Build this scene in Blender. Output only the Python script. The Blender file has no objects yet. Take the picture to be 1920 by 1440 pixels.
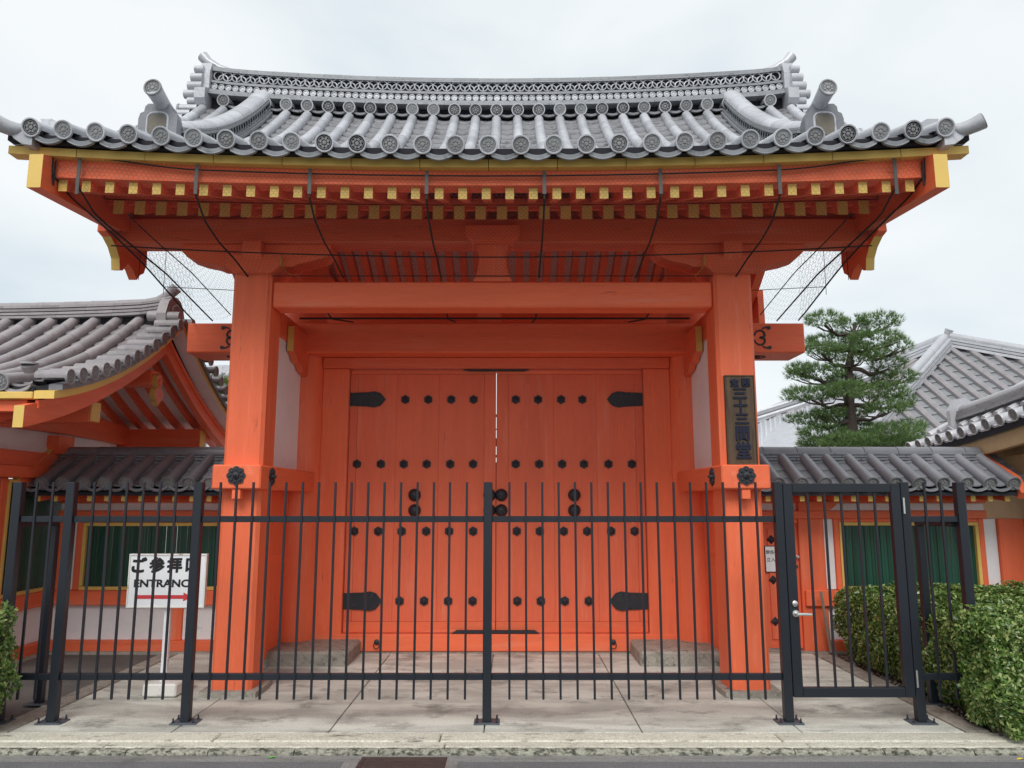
import bpy, math, random
import numpy as np
from mathutils import Vector
random.seed(7)
rng = np.random.default_rng(7)
C = bpy.context.scene.collection
S = bpy.context.scene
R = math.radians
# ------------------------------------------------------------------ camera, world, sun, exposure
EYE = 1.55
PITCH = R(8.69)
FPX = 1420.0
cam = bpy.data.cameras.new('camera'); cam_o = bpy.data.objects.new('camera', cam); C.objects.link(cam_o)
cam.sensor_width = 36.0; cam.lens = 36.0*FPX/1920.0
cam.clip_start = .05; cam.clip_end = 900
cam_o.location = (0, 0, EYE); cam_o.rotation_euler = (R(90)+PITCH, 0, 0)
S.camera = cam_o
S.view_settings.view_transform = 'Standard'; S.view_settings.look = 'None'
S.view_settings.gamma = 1; S.view_settings.use_curve_mapping = False
S.view_settings.exposure = 0.26
SUN_EL, SUN_AZ = 47, 190          # azimuth clockwise from +Y
world = bpy.data.worlds.new('World'); S.world = world; world.use_nodes = True
nt = world.node_tree; nt.nodes.clear()
wo = nt.nodes.new('ShaderNodeOutputWorld')
sky = nt.nodes.new('ShaderNodeTexSky'); sky.sky_type = 'NISHITA'; sky.sun_disc = False
sky.sun_elevation = R(SUN_EL); sky.sun_rotation = R(SUN_AZ)
bg1 = nt.nodes.new('ShaderNodeBackground'); bg1.inputs[1].default_value = .1
nt.links.new(sky.outputs[0], bg1.inputs[0])
tc = nt.nodes.new('ShaderNodeTexCoord'); mp = nt.nodes.new('ShaderNodeMapping')
mp.inputs['Scale'].default_value = (1.0, 1.0, 2.6); mp.inputs['Location'].default_value = (3.1, .4, 1.7)
nt.links.new(tc.outputs['Generated'], mp.inputs[0])
nz = nt.nodes.new('ShaderNodeTexNoise'); nz.inputs['Scale'].default_value = 1.7; nz.inputs['Detail'].default_value = 5
nz.inputs['Roughness'].default_value = .48; nz.inputs['Distortion'].default_value = .4
nt.links.new(mp.outputs[0], nz.inputs[0])
cr = nt.nodes.new('ShaderNodeValToRGB')
e = cr.color_ramp.elements
e[0].position = .32; e[0].color = (.66, .74, .80, 1)
e[1].position = .62; e[1].color = (.90, .93, .945, 1)
m_ = cr.color_ramp.elements.new(.47); m_.color = (.81, .865, .89, 1)
nt.links.new(nz.outputs[0], cr.inputs[0])
bg2 = nt.nodes.new('ShaderNodeBackground'); bg2.inputs[1].default_value = .91
nt.links.new(cr.outputs[0], bg2.inputs[0])
mx = nt.nodes.new('ShaderNodeMixShader'); mx.inputs[0].default_value = .93
nt.links.new(bg1.outputs[0], mx.inputs[1]); nt.links.new(bg2.outputs[0], mx.inputs[2]); nt.links.new(mx.outputs[0], wo.inputs[0])
sl = bpy.data.lights.new('sun', 'SUN'); sl.energy = 1.9; sl.angle = R(30); sl.color = (1, .975, .94)
so = bpy.data.objects.new('sun', sl); C.objects.link(so)
d = Vector((math.sin(R(SUN_AZ))*math.cos(R(SUN_EL)), math.cos(R(SUN_AZ))*math.cos(R(SUN_EL)), math.sin(R(SUN_EL))))
so.rotation_euler = d.to_track_quat('Z', 'Y').to_euler(); so.location = (0, -5, 12)

# ------------------------------------------------------------------ materials
def node_mat(name):
    m = bpy.data.materials.new(name); m.use_nodes = True
    n = m.node_tree; b = n.nodes['Principled BSDF']
    return m, n, b
def mat(name, col, rough=.6, var=.12, scale=(3, 3, 3), fine=0.0, bump=.15, bscale=None, spec=.5, metal=0, dark=None, dk=(.62, .72), dscale=None, rnd=.06, obj_rand=True, detail=5, pale=None, pk=(.60, .80)):
    """base colour with broad and fine noise variation, optional worn/dirt patches (dark), bump"""
    m, n, b = node_mat(name); L = n.links.new
    tc = n.nodes.new('ShaderNodeTexCoord'); oi = n.nodes.new('ShaderNodeObjectInfo')
    vm = n.nodes.new('ShaderNodeVectorMath'); vm.operation = 'ADD'
    sc = n.nodes.new('ShaderNodeVectorMath'); sc.operation = 'SCALE'; sc.inputs['Scale'].default_value = 37.0
    cb = n.nodes.new('ShaderNodeCombineXYZ')
    for i in range(3): L(oi.outputs['Random'], cb.inputs[i])
    L(cb.outputs[0], sc.inputs[0]); L(tc.outputs['Object'], vm.inputs[0])
    if obj_rand: L(sc.outputs[0], vm.inputs[1])
    def noise(scl, det=5, rg=.6):
        mp = n.nodes.new('ShaderNodeMapping'); mp.inputs['Scale'].default_value = scl
        L(vm.outputs[0], mp.inputs[0])
        t = n.nodes.new('ShaderNodeTexNoise'); t.inputs['Scale'].default_value = 1; t.inputs['Detail'].default_value = det
        t.inputs['Roughness'].default_value = rg
        L(mp.outputs[0], t.inputs[0]); return t
    t1 = noise(scale, detail)
    mr = n.nodes.new('ShaderNodeMapRange'); mr.inputs[1].default_value = .25; mr.inputs[2].default_value = .75
    mr.inputs[3].default_value = 1-var; mr.inputs[4].default_value = 1+var
    L(t1.outputs[0], mr.inputs[0])
    val = mr.outputs[0]
    if rnd:
        r2 = n.nodes.new('ShaderNodeMapRange'); r2.inputs[3].default_value = 1-rnd; r2.inputs[4].default_value = 1+rnd
        L(oi.outputs['Random'], r2.inputs[0])
        mu = n.nodes.new('ShaderNodeMath'); mu.operation = 'MULTIPLY'; L(val, mu.inputs[0]); L(r2.outputs[0], mu.inputs[1]); val = mu.outputs[0]
    if fine:
        t3 = noise(tuple(x*11 for x in scale), 3, .7)
        r3 = n.nodes.new('ShaderNodeMapRange'); r3.inputs[1].default_value = .3; r3.inputs[2].default_value = .7
        r3.inputs[3].default_value = 1-fine; r3.inputs[4].default_value = 1+fine; L(t3.outputs[0], r3.inputs[0])
        mu = n.nodes.new('ShaderNodeMath'); mu.operation = 'MULTIPLY'; L(val, mu.inputs[0]); L(r3.outputs[0], mu.inputs[1]); val = mu.outputs[0]
    cs = n.nodes.new('ShaderNodeVectorMath'); cs.operation = 'SCALE'; cs.inputs[0].default_value = col[:3]
    L(val, cs.inputs['Scale']); out = cs.outputs[0]
    if dark:
        t2 = noise(dscale or tuple(x*1.7 for x in scale), 8, .68)
        rp = n.nodes.new('ShaderNodeMapRange'); rp.inputs[1].default_value = dk[0]; rp.inputs[2].default_value = dk[1]
        L(t2.outputs[0], rp.inputs[0])
        mix = n.nodes.new('ShaderNodeMix'); mix.data_type = 'RGBA'
        L(rp.outputs[0], mix.inputs['Factor']); L(out, mix.inputs[6]); mix.inputs[7].default_value = (*dark[:3], 1); out = mix.outputs[2]
    if pale:
        t5 = noise(tuple(x*.9 for x in scale), 9, .66)
        rp = n.nodes.new('ShaderNodeMapRange'); rp.inputs[1].default_value = pk[0]; rp.inputs[2].default_value = pk[1]; rp.inputs[4].default_value = .75
        iv = n.nodes.new('ShaderNodeMath'); iv.operation = 'SUBTRACT'; iv.inputs[0].default_value = 1.05; L(t5.outputs[0], iv.inputs[1]); L(iv.outputs[0], rp.inputs[0])
        mix = n.nodes.new('ShaderNodeMix'); mix.data_type = 'RGBA'
        L(rp.outputs[0], mix.inputs['Factor']); L(out, mix.inputs[6]); mix.inputs[7].default_value = (*pale[:3], 1); out = mix.outputs[2]
    L(out, b.inputs['Base Color'])
    b.inputs['Roughness'].default_value = rough; b.inputs['Metallic'].default_value = metal
    b.inputs['Specular IOR Level'].default_value = spec
    if bump:
        t4 = noise(bscale or tuple(x*6 for x in scale), 4)
        bp = n.nodes.new('ShaderNodeBump'); bp.inputs['Strength'].default_value = bump; bp.inputs['Distance'].default_value = .01
        L(t4.outputs[0], bp.inputs['Height']); L(bp.outputs[0], b.inputs['Normal'])
    return m
VC = (.83, .164, .070)
worn = (.40, .075, .04)
verm = {}
for ax, sc in {'x': (.9, 9, 9), 'y': (9, .9, 9), 'z': (9, 9, .9)}.items():
    verm[ax] = mat('vermilion_paint_'+ax, VC, .52, .09, sc, .04, .3, dark=worn, dk=(.63, .73), dscale=tuple(x*2.6 for x in sc), rnd=.07, spec=.3, pale=(.86, .27, .16))
door_m = mat('door_vermilion', (.77, .148, .070), .55, .09, (7, 7, .8), .04, .3, dark=worn, dk=(.65, .75), dscale=(15, 15, 2.2), rnd=.05, spec=.3, pale=(.80, .25, .15))
ochre = mat('yellow_ochre_paint', (.74, .50, .13), .6, .07, (4, 4, 4), .03, .1)
tan_m = mat('bare_ochre_wood', (.50, .36, .19), .7, .12, (1, 6, 6), .05, .2)
white = mat('white_plaster', (.86, .84, .84), .85, .05, (2, 2, 2), .03, .1, dark=(.45, .41, .40), dk=(.62, .8), rnd=.02)
white_wall = mat('white_wall_plaster', (.82, .80, .80), .85, .05, (2, 2, 2), .03, .1, dark=(.30, .28, .27), dk=(.66, .82), rnd=.02)
tile = mat('smoked_grey_tile', (.44, .45, .48), .34, .14, (5, 5, 5), .08, .25, dark=(.24, .24, .25), dk=(.57, .74), rnd=.18, spec=.9)
tile_d = mat('dark_smoked_tile', (.185, .19, .21), .38, .14, (5, 5, 5), .06, .25, dark=(.11, .11, .12), dk=(.6, .75), rnd=.14, spec=.5)
tile_b = mat('brownish_weathered_tile', (.30, .28, .29), .42, .16, (5, 5, 5), .08, .25, dark=(.19, .17, .17), dk=(.56, .72), rnd=.14, spec=.45)
tile_e = mat('dirty_shaded_tile', (.25, .26, .275), .42, .14, (6, 6, 6), .08, .25, dark=(.13, .135, .14), dk=(.55, .7), rnd=.12)  # darker grey tile: dirt, plus shade on down-facing edges put into the colour
pan_m = mat('shaded_pan_tile', (.23, .23, .245), .5, .2, (6, 6, 6), .1, .3, dark=(.07, .07, .072), dk=(.52, .68), rnd=0)  # colour lowered to carry the shade in gaps between round tiles, plus dirt
disc_m = mat('moulded_tile_face', (.25, .255, .26), .6, .12, (9, 9, 9), .1, .3, dark=(.11, .115, .12), dk=(.58, .72), rnd=.12)
gap_m = mat('near_black_fill', (.018, .018, .024), .9, .2, (4, 4, 4), 0, .1)  # near-black fill behind and under the tile rows
bronze = mat('weathered_bronze', (.13, .115, .09), .6, .2, (9, 9, 9), .1, .2)
iron = mat('black_iron', (.018, .021, .028), .5, .25, (12, 12, 12), .1, .35, dark=(.06, .075, .09), dk=(.6, .75), rnd=.1)
fence_m = mat('navy_black_paint', (.008, .012, .019), .42, .15, (3, 3, 3), .05, .03, rnd=.05)
steel = mat('satin_steel', (.62, .62, .60), .3, .05, (5, 5, 5), 0, 0, metal=.9)
galv = mat('galvanised_plate', (.10, .115, .14), .5, .2, (14, 14, 14), .15, .1, metal=.4)
rope_m = mat('black_cord', (.020, .018, .018), .8, .1, (20, 20, 20), 0, .1)
wire_m = mat('grey_netting_wire', (.055, .055, .06), .6, .1, (9, 9, 9), 0, 0)
strap_m = mat('grey_strap', (.07, .07, .065), .6, .1, (9, 9, 9), 0, .1)
green = mat('green_slat_paint', (.006, .062, .036), .45, .18, (14, 14, 2), .05, .1, rnd=.22)
stone = mat('weathered_stone', (.30, .275, .235), .85, .2, (9, 9, 9), .25, .5, dark=(.12, .11, .09), dk=(.52, .68), rnd=.08)
granite = mat('rough_granite_kerb', (.57, .55, .46), .85, .12, (7, 7, 7), .3, .7, bscale=(60, 60, 60), dark=(.13, .125, .10), dk=(.56, .70), dscale=(5, 14, 14), rnd=.08)
mossy = mat('mossy_kerb_face', (.33, .32, .26), .9, .2, (9, 9, 9), .35, .8, bscale=(70, 70, 70), dark=(.055, .058, .042), dk=(.46, .60), dscale=(22, 22, 40), rnd=.08)
sign_w = mat('white_enamel', (.80, .80, .82), .35, .03, (4, 4, 4), 0, 0, rnd=0)
sign_rust = mat('white_paint_rusting', (.72, .70, .66), .5, .05, (8, 8, 8), .03, .1, dark=(.25, .09, .03), dk=(.60, .68), dscale=(9, 9, 9), rnd=0)
ink = mat('black_print', (.012, .012, .014), .5, 0, (4, 4, 4), 0, 0)
redp = mat('red_print', (.60, .045, .055), .5, 0, (4, 4, 4), 0, 0)
plaq_m = mat('old_dark_wood', (.085, .052, .027), .65, .35, (16, 16, 1.6), .15, .4, dark=(.035, .02, .012), dk=(.5, .7), rnd=0)
indigo = mat('indigo_carved_lettering', (.003, .006, .026), .7, .1, (9, 9, 9), 0, 0, rnd=0)
bark = mat('pine_bark', (.060, .046, .040), .9, .3, (9, 9, 5), .2, .8)
twig = mat('hedge_twigs', (.06, .045, .03), .9, .3, (20, 20, 20), .2, .5)
soil = mat('soil_under_hedge', (.075, .058, .043), .95, .3, (8, 8, 8), .35, .8)
rustg = mat('rusty_grate', (.055, .032, .027), .7, .3, (20, 20, 20), .2, .4)
gravel_m = mat('courtyard_gravel', (.36, .35, .32), .9, .12, (2, 2, 2), .2, .5, obj_rand=False, rnd=0)
stake_m = mat('weathered_stake', (.26, .22, .17), .85, .2, (20, 20, 2), .1, .3)

def ground_mat(name, base, alt, rough, specks, wet, streak=(1.1, 5.5, 1), k=(.44, .62), k2=(.58, .74)):
    m, n, b = node_mat(name); L = n.links.new
    tc = n.nodes.new('ShaderNodeTexCoord'); oi = n.nodes.new('ShaderNodeObjectInfo')
    geo = n.nodes.new('ShaderNodeNewGeometry')
    def noise(scl, det=6, rg=.6, dist=0):
        mp = n.nodes.new('ShaderNodeMapping'); mp.inputs['Scale'].default_value = scl; L(geo.outputs['Position'], mp.inputs[0])
        t = n.nodes.new('ShaderNodeTexNoise'); t.inputs['Scale'].default_value = 1; t.inputs['Detail'].default_value = det
        t.inputs['Roughness'].default_value = rg; t.inputs['Distortion'].default_value = dist; L(mp.outputs[0], t.inputs[0]); return t.outputs[0]
    def mr(i, a, b_, c_=0, d_=1):
        q = n.nodes.new('ShaderNodeMapRange'); L(i, q.inputs[0])
        for z, v in zip(range(1, 5), (a, b_, c_, d_)): q.inputs[z].default_value = v
        return q.outputs[0]
    def mix(f, a, c2):
        q = n.nodes.new('ShaderNodeMix'); q.data_type = 'RGBA'; L(f, q.inputs['Factor'])
        if isinstance(a, tuple): q.inputs[6].default_value = (*a, 1)
        else: L(a, q.inputs[6])
        q.inputs[7].default_value = (*c2, 1); return q.outputs[2]
    c = mix(mr(noise(streak, 8, .62, .3), *k), base, alt)
    c = mix(mr(noise((2.3, 3.1, 1), 9, .7), *k2), c, wet)
    f = mr(noise((specks, specks, specks), 2, .5), .3, .7, .72, 1.28)
    r = mr(oi.outputs['Random'], 0, 1, .94, 1.06)
    mu = n.nodes.new('ShaderNodeMath'); mu.operation = 'MULTIPLY'; L(f, mu.inputs[0]); L(r, mu.inputs[1])
    vs = n.nodes.new('ShaderNodeVectorMath'); vs.operation = 'SCALE'; L(c, vs.inputs[0]); L(mu.outputs[0], vs.inputs['Scale'])
    L(vs.outputs[0], b.inputs['Base Color']); b.inputs['Roughness'].default_value = rough
    bp = n.nodes.new('ShaderNodeBump'); bp.inputs['Strength'].default_value = .45; bp.inputs['Distance'].default_value = .006
    L(noise((specks*.7,)*3, 4, .7), bp.inputs['Height']); L(bp.outputs[0], b.inputs['Normal'])
    return m
concrete = ground_mat('stained_concrete', (.60, .605, .54), (.42, .42, .375), .75, 110, (.19, .195, .175), (1.1, 4.2, 1), (.42, .58), (.52, .68))
asphalt = ground_mat('grey_asphalt', (.155, .155, .16), (.12, .12, .125), .85, 130, (.085, .085, .085), (1, 1, 1))
asphalt_yard = ground_mat('old_dark_asphalt', (.085, .082, .078), (.12, .11, .10), .8, 90, (.17, .155, .13), (1.5, 1.5, 1))
gutter_m = ground_mat('gutter_concrete', (.24, .235, .225), (.17, .165, .155), .8, 110, (.10, .098, .09), (1, 6, 1))

def leaf_mat(name, c1, c2, c3, rough=.42, tr=.18):
    m, n, b = node_mat(name); L = n.links.new
    geo = n.nodes.new('ShaderNodeNewGeometry')
    cr = n.nodes.new('ShaderNodeValToRGB'); e = cr.color_ramp.elements
    e[0].color = (*c1, 1); e[0].position = 0; e[1].color = (*c3, 1); e[1].position = 1
    q = e.new(.55); q.color = (*c2, 1)
    L(geo.outputs['Random Per Island'], cr.inputs[0]); L(cr.outputs[0], b.inputs['Base Color'])
    b.inputs['Roughness'].default_value = rough; b.inputs['Specular IOR Level'].default_value = .5
    t = n.nodes.new('ShaderNodeBsdfTranslucent'); L(cr.outputs[0], t.inputs[0])
    ms = n.nodes.new('ShaderNodeMixShader'); ms.inputs[0].default_value = tr
    o = n.nodes['Material Output']; L(b.outputs[0], ms.inputs[1]); L(t.outputs[0], ms.inputs[2]); L(ms.outputs[0], o.inputs[0])
    return m
hedge_m = leaf_mat('hedge_leaves', (.05, .115, .022), (.13, .23, .045), (.42, .48, .18), .28)
needle_m = leaf_mat('pine_needles', (.055, .125, .045), (.12, .22, .065), (.23, .34, .12), .5)
needle_l = leaf_mat('light_pine_needles', (.08, .16, .03), (.13, .23, .04), (.20, .28, .07), .5)

# ------------------------------------------------------------------ mesh helpers
ORG = {}
class MB:
    def __init__(s): s.v = []; s.f = []; s.m = []
    def add(s, v, f, mi=0):
        o = len(s.v); s.v += [tuple(p) for p in v]; s.f += [tuple(i+o for i in q) for q in f]; s.m += [mi]*len(f) if isinstance(mi, int) else list(mi); return s
    def box(s, x0, x1, y0, y1, z0, z1, c=.004, mi=0):
        h = ((x1-x0)/2, (y1-y0)/2, (z1-z0)/2); m = ((x0+x1)/2, (y0+y1)/2, (z0+z1)/2)
        c = min(c, .45*min(abs(k) for k in h))
        if c <= 0:
            v = [(m[0]+a*h[0], m[1]+b*h[1], m[2]+d*h[2]) for a in (-1, 1) for b in (-1, 1) for d in (-1, 1)]
            return s.add(v, [(0, 1, 3, 2), (4, 6, 7, 5), (0, 4, 5, 1), (2, 3, 7, 6), (0, 2, 6, 4), (1, 5, 7, 3)], mi)
        idx = {}; v = []
        for a in (-1, 1):
            for b in (-1, 1):
                for d in (-1, 1):
                    for ax in range(3):
                        sg = (a, b, d); idx[(a, b, d, ax)] = len(v)
                        v.append(tuple(m[k]+sg[k]*(h[k]-(0 if k == ax else c)) for k in range(3)))
        f = []
        for ax in range(3):
            o1, o2 = (ax+1) % 3, (ax+2) % 3
            for sg in (-1, 1):
                q = []
                for (p, r) in ((-1, -1), (1, -1), (1, 1), (-1, 1)):
                    t = [0, 0, 0]; t[ax] = sg; t[o1] = p; t[o2] = r; q.append(idx[(*t, ax)])
                f.append(tuple(q if sg > 0 else q[::-1]))
        for ax in range(3):                      # edges along ax
            o1, o2 = (ax+1) % 3, (ax+2) % 3
            for p in (-1, 1):
                for r in (-1, 1):
                    t0 = [0, 0, 0]; t0[o1] = p; t0[o2] = r; t1 = list(t0); t0[ax] = -1; t1[ax] = 1
                    q = [idx[(*t0, o1)], idx[(*t1, o1)], idx[(*t1, o2)], idx[(*t0, o2)]]
                    f.append(tuple(q if p*r > 0 else q[::-1]) if False else tuple(q))
        for a in (-1, 1):
            for b in (-1, 1):
                for d in (-1, 1): f.append((idx[(a, b, d, 0)], idx[(a, b, d, 1)], idx[(a, b, d, 2)]))
        return s.add(v, f, mi)
    def prism(s, poly, axis, a0, a1, mi=0, cap0=None, cap1=None, side=None):
        n = len(poly)
        def P(p, a): return {'x': (a, p[0], p[1]), 'y': (p[0], a, p[1]), 'z': (p[0], p[1], a)}[axis]
        v = [P(p, a0) for p in poly]+[P(p, a1) for p in poly]
        f = [(i, (i+1) % n, n+(i+1) % n, n+i) for i in range(n)]
        f += [tuple(range(n))[::-1], tuple(range(n, 2*n))]
        mm = [mi if side is None else side]*n+[mi if cap0 is None else cap0, mi if cap1 is None else cap1]
        return s.add(v, f, mm)
    def tube(s, pts, r, n=8, mi=0, caps=True, a0=0, a1=2*math.pi):
        pts = [Vector(p) for p in pts]; rs = r if isinstance(r, (list, tuple)) else [r]*len(pts)
        full = abs(a1-a0-2*math.pi) < 1e-6; k = n if full else n+1
        v = []; prev = None
        for i, p in enumerate(pts):
            t = (pts[min(i+1, len(pts)-1)]-pts[max(i-1, 0)]).normalized()
            u = Vector((0, 0, 1)) if abs(t.z) < .9 else Vector((0, 1, 0))
            if prev is not None: u = prev
            a = t.cross(u).normalized(); b = a.cross(t).normalized(); prev = b
            for j in range(k):
                an = a0+(a1-a0)*j/n; v.append(p+a*math.cos(an)*rs[i]+b*math.sin(an)*rs[i])
        f = []
        for i in range(len(pts)-1):
            for j in range(n if full else n):
                j2 = (j+1) % k; f.append((i*k+j, i*k+j2, (i+1)*k+j2, (i+1)*k+j))
        if caps: f += [tuple(range(k))[::-1], tuple(range((len(pts)-1)*k, len(pts)*k))]
        return s.add(v, f, mi)
    def lathe(s, prof, axis='y', c=(0, 0, 0), n=20, mi=0, sgn=-1):
        """prof: (radius, height); height grows along sgn*axis"""
        v = []; f = []
        for (r, h) in prof:
            for j in range(n):
                a = 2*math.pi*j/n; p, q = r*math.cos(a), r*math.sin(a); h_ = sgn*h
                v.append({'y': (c[0]+p, c[1]+h_, c[2]+q), 'x': (c[0]+h_, c[1]+p, c[2]+q), 'z': (c[0]+p, c[1]+q, c[2]+h_)}[axis])
        for i in range(len(prof)-1):
            for j in range(n): f.append((i*n+j, i*n+(j+1) % n, (i+1)*n+(j+1) % n, (i+1)*n+j))
        if prof[0][0] > 1e-6: f.append(tuple(range(n)))
        if prof[-1][0] > 1e-6: f.append(tuple(range((len(prof)-1)*n, len(prof)*n)))
        return s.add(v, f, mi)
    def sweep(s, path, sec, mi=0, closed=True, caps=True):
        """path: list of origins (x,y,z); sec: list of local (a,b) given per point as function or constant; a along given axis 'x' if path runs in y else along 'y'"""
        k = len(sec(0) if callable(sec) else sec); v = []
        for i, p in enumerate(path):
            q = sec(i) if callable(sec) else sec
            for (dx, dy, dz) in q: v.append((p[0]+dx, p[1]+dy, p[2]+dz))
        f = []
        for i in range(len(path)-1):
            for j in range(k if closed else k-1): f.append((i*k+j, i*k+(j+1) % k, (i+1)*k+(j+1) % k, (i+1)*k+j))
        if caps and closed: f += [tuple(range(k))[::-1], tuple(range((len(path)-1)*k, len(path)*k))]
        return s.add(v, f, mi)
    def mesh(s, name, mats, org=(0, 0, 0), smooth=None):
        me = bpy.data.meshes.new(name)
        me.from_pydata([(a-org[0], b-org[1], c-org[2]) for a, b, c in s.v], [], s.f)
        for m in (mats if isinstance(mats, (list, tuple)) else [mats]): me.materials.append(m)
        me.polygons.foreach_set('material_index', s.m)
        import bmesh
        bm = bmesh.new(); bm.from_mesh(me); bmesh.ops.recalc_face_normals(bm, faces=bm.faces); bm.to_mesh(me); bm.free()
        if smooth is not None:
            me.polygons.foreach_set('use_smooth', [True]*len(me.polygons))
            try: me.set_sharp_from_angle(angle=R(smooth))
            except Exception: pass
        me.update(); return me
    def build(s, name, mats, parent=None, smooth=None, label=None, stuff=False, org=None):
        a = np.array(s.v)
        if org is None:
            org = tuple((a.min(0)+a.max(0))/2)
        return put(name, s.mesh(name, mats, org, smooth), parent, org, label=label, stuff=stuff)
def put(name, me, parent=None, loc=(0, 0, 0), rot=(0, 0, 0), scale=(1, 1, 1), label=None, stuff=False):
    o = bpy.data.objects.new(name, me); C.objects.link(o)
    po = ORG.get(parent.name, Vector((0, 0, 0))) if parent else Vector((0, 0, 0))
    o.parent = parent; o.location = Vector(loc)-po; o.rotation_euler = rot; o.scale = scale
    ORG[o.name] = Vector(loc)
    if label: o['label'] = label
    if stuff: o['kind'] = 'stuff'
    return o
def thing(name, label, cat, loc, group=None):
    o = bpy.data.objects.new(name, None); C.objects.link(o); o.location = loc; o.empty_display_size = .1
    ORG[o.name] = Vector(loc); o['label'] = label; o['category'] = cat
    if group: o['group'] = group
    return o
def tag(o, label, cat, group=None):
    o['label'] = label; o['category'] = cat
    if group: o['group'] = group
    return o
def struct(o): o['kind'] = 'structure'; return o
def beam(name, parent, x0, x1, y0, y1, z0, z1, m=None, c=.006, **k):
    if m is None:
        dx, dy, dz = x1-x0, y1-y0, z1-z0
        m = verm['x' if dx >= max(dy, dz) else ('y' if dy >= dz else 'z')]
    return MB().box(min(x0, x1), max(x0, x1), min(y0, y1), max(y0, y1), min(z0, z1), max(z0, z1), c).build(name, m, parent, **k)
def text_mesh(body, size, depth, bold=0.0, font=None):
    cu = bpy.data.curves.new('txt', 'FONT'); cu.body = body; cu.size = size; cu.extrude = depth; cu.offset = bold
    cu.align_x = 'CENTER'; cu.align_y = 'CENTER'; cu.resolution_u = 3
    o = bpy.data.objects.new('txt', cu); C.objects.link(o)
    bpy.context.view_layer.update()
    me = bpy.data.meshes.new_from_object(o.evaluated_get(bpy.context.evaluated_depsgraph_get()))
    bpy.data.objects.remove(o); return me

def text_fit(body, wid, hei, depth, bold=0.0, thick=0.0):
    me = text_mesh(body, 1, 0.0, bold)
    co = np.empty(len(me.vertices)*3); me.vertices.foreach_get('co', co); co = co.reshape(-1, 3)
    mn, mx_ = co.min(0), co.max(0)
    me.free_tangents() if False else None
    sx = wid/(mx_[0]-mn[0]); sy = hei/(mx_[1]-mn[1])
    me2 = text_mesh(body, 1, depth/max(min(sx, sy), 1e-6), bold)
    co = np.empty(len(me2.vertices)*3); me2.vertices.foreach_get('co', co); co = co.reshape(-1, 3)
    mn, mx_ = co.min(0), co.max(0); ce = (mn+mx_)/2; co = (co-ce)*np.array([sx, sy, min(sx, sy)])
    me2.vertices.foreach_set('co', co.ravel()); me2.update()
    if thick:
        import bmesh
        bm = bmesh.new()
        for k, (dx, dy) in enumerate(((0, 0), (thick, 0), (0, thick), (thick, thick), (-thick, 0), (0, -thick), (-thick, -thick))):
            m3 = me2.copy(); m3.transform(__import__('mathutils').Matrix.Translation((dx, dy, -.0002*k))); bm.from_mesh(m3); bpy.data.meshes.remove(m3)
        bm.to_mesh(me2); bm.free()
    return me2
# ------------------------------------------------------------------ shared tile meshes
def disc_face(mb, r, c=(0, 0, 0), petals=8, mi=1):
    mb.lathe([(r, 0), (r, .014), (r*.97, .018), (r*.84, .018), (r*.80, .009)], 'y', c, 24, 0)
    mb.lathe([(r*.80, .009), (r*.70, .009), (r*.68, .0115), (r*.64, .0115), (r*.62, .009), (r*.22, .009), (r*.19, .014), (r*.10, .015), (.0001, .015)], 'y', c, 24, mi)
    if petals:
        for k in range(petals):
            a = 2*math.pi*(k+.5)/petals; cx, cz = c[0]+r*.52*math.cos(a), c[2]+r*.52*math.sin(a)
            mb.lathe([(r*.17, .009), (r*.12, .0135), (r*.06, .0135), (.0001, .011)], 'y', (cx*.0+c[0]+r*.42*math.cos(a), c[1], c[2]+r*.42*math.sin(a)), 7, mi)
def round_tile_mesh(name, L, r, m, n=10, disc=False, lift=0):
    mb = MB(); a0, a1 = R(-22), R(202)
    # path along +Y so that lower end (y=0) is the wide one
    k = n+1; v = []
    secs = [(0, r*1.0), (.006, r*1.02), (.02, r*1.015), (L*.97, r*.985), (L+.004, r*.975)]
    for (y, rr) in secs:
        for j in range(k):
            an = a0+(a1-a0)*j/n; v.append((rr*math.cos(an), y, rr*math.sin(an)))
    f = [(i*k+j, i*k+j+1, (i+1)*k+j+1, (i+1)*k+j) for i in range(len(secs)-1) for j in range(n)]
    f.append(tuple(range(k)))
    mb.add(v, f, 0)
    if disc: disc_face(mb, r*1.24, (0, .004, -.004))
    return mb.mesh(name, [m, disc_m], smooth=35)
PITCH_T = .2336
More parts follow.
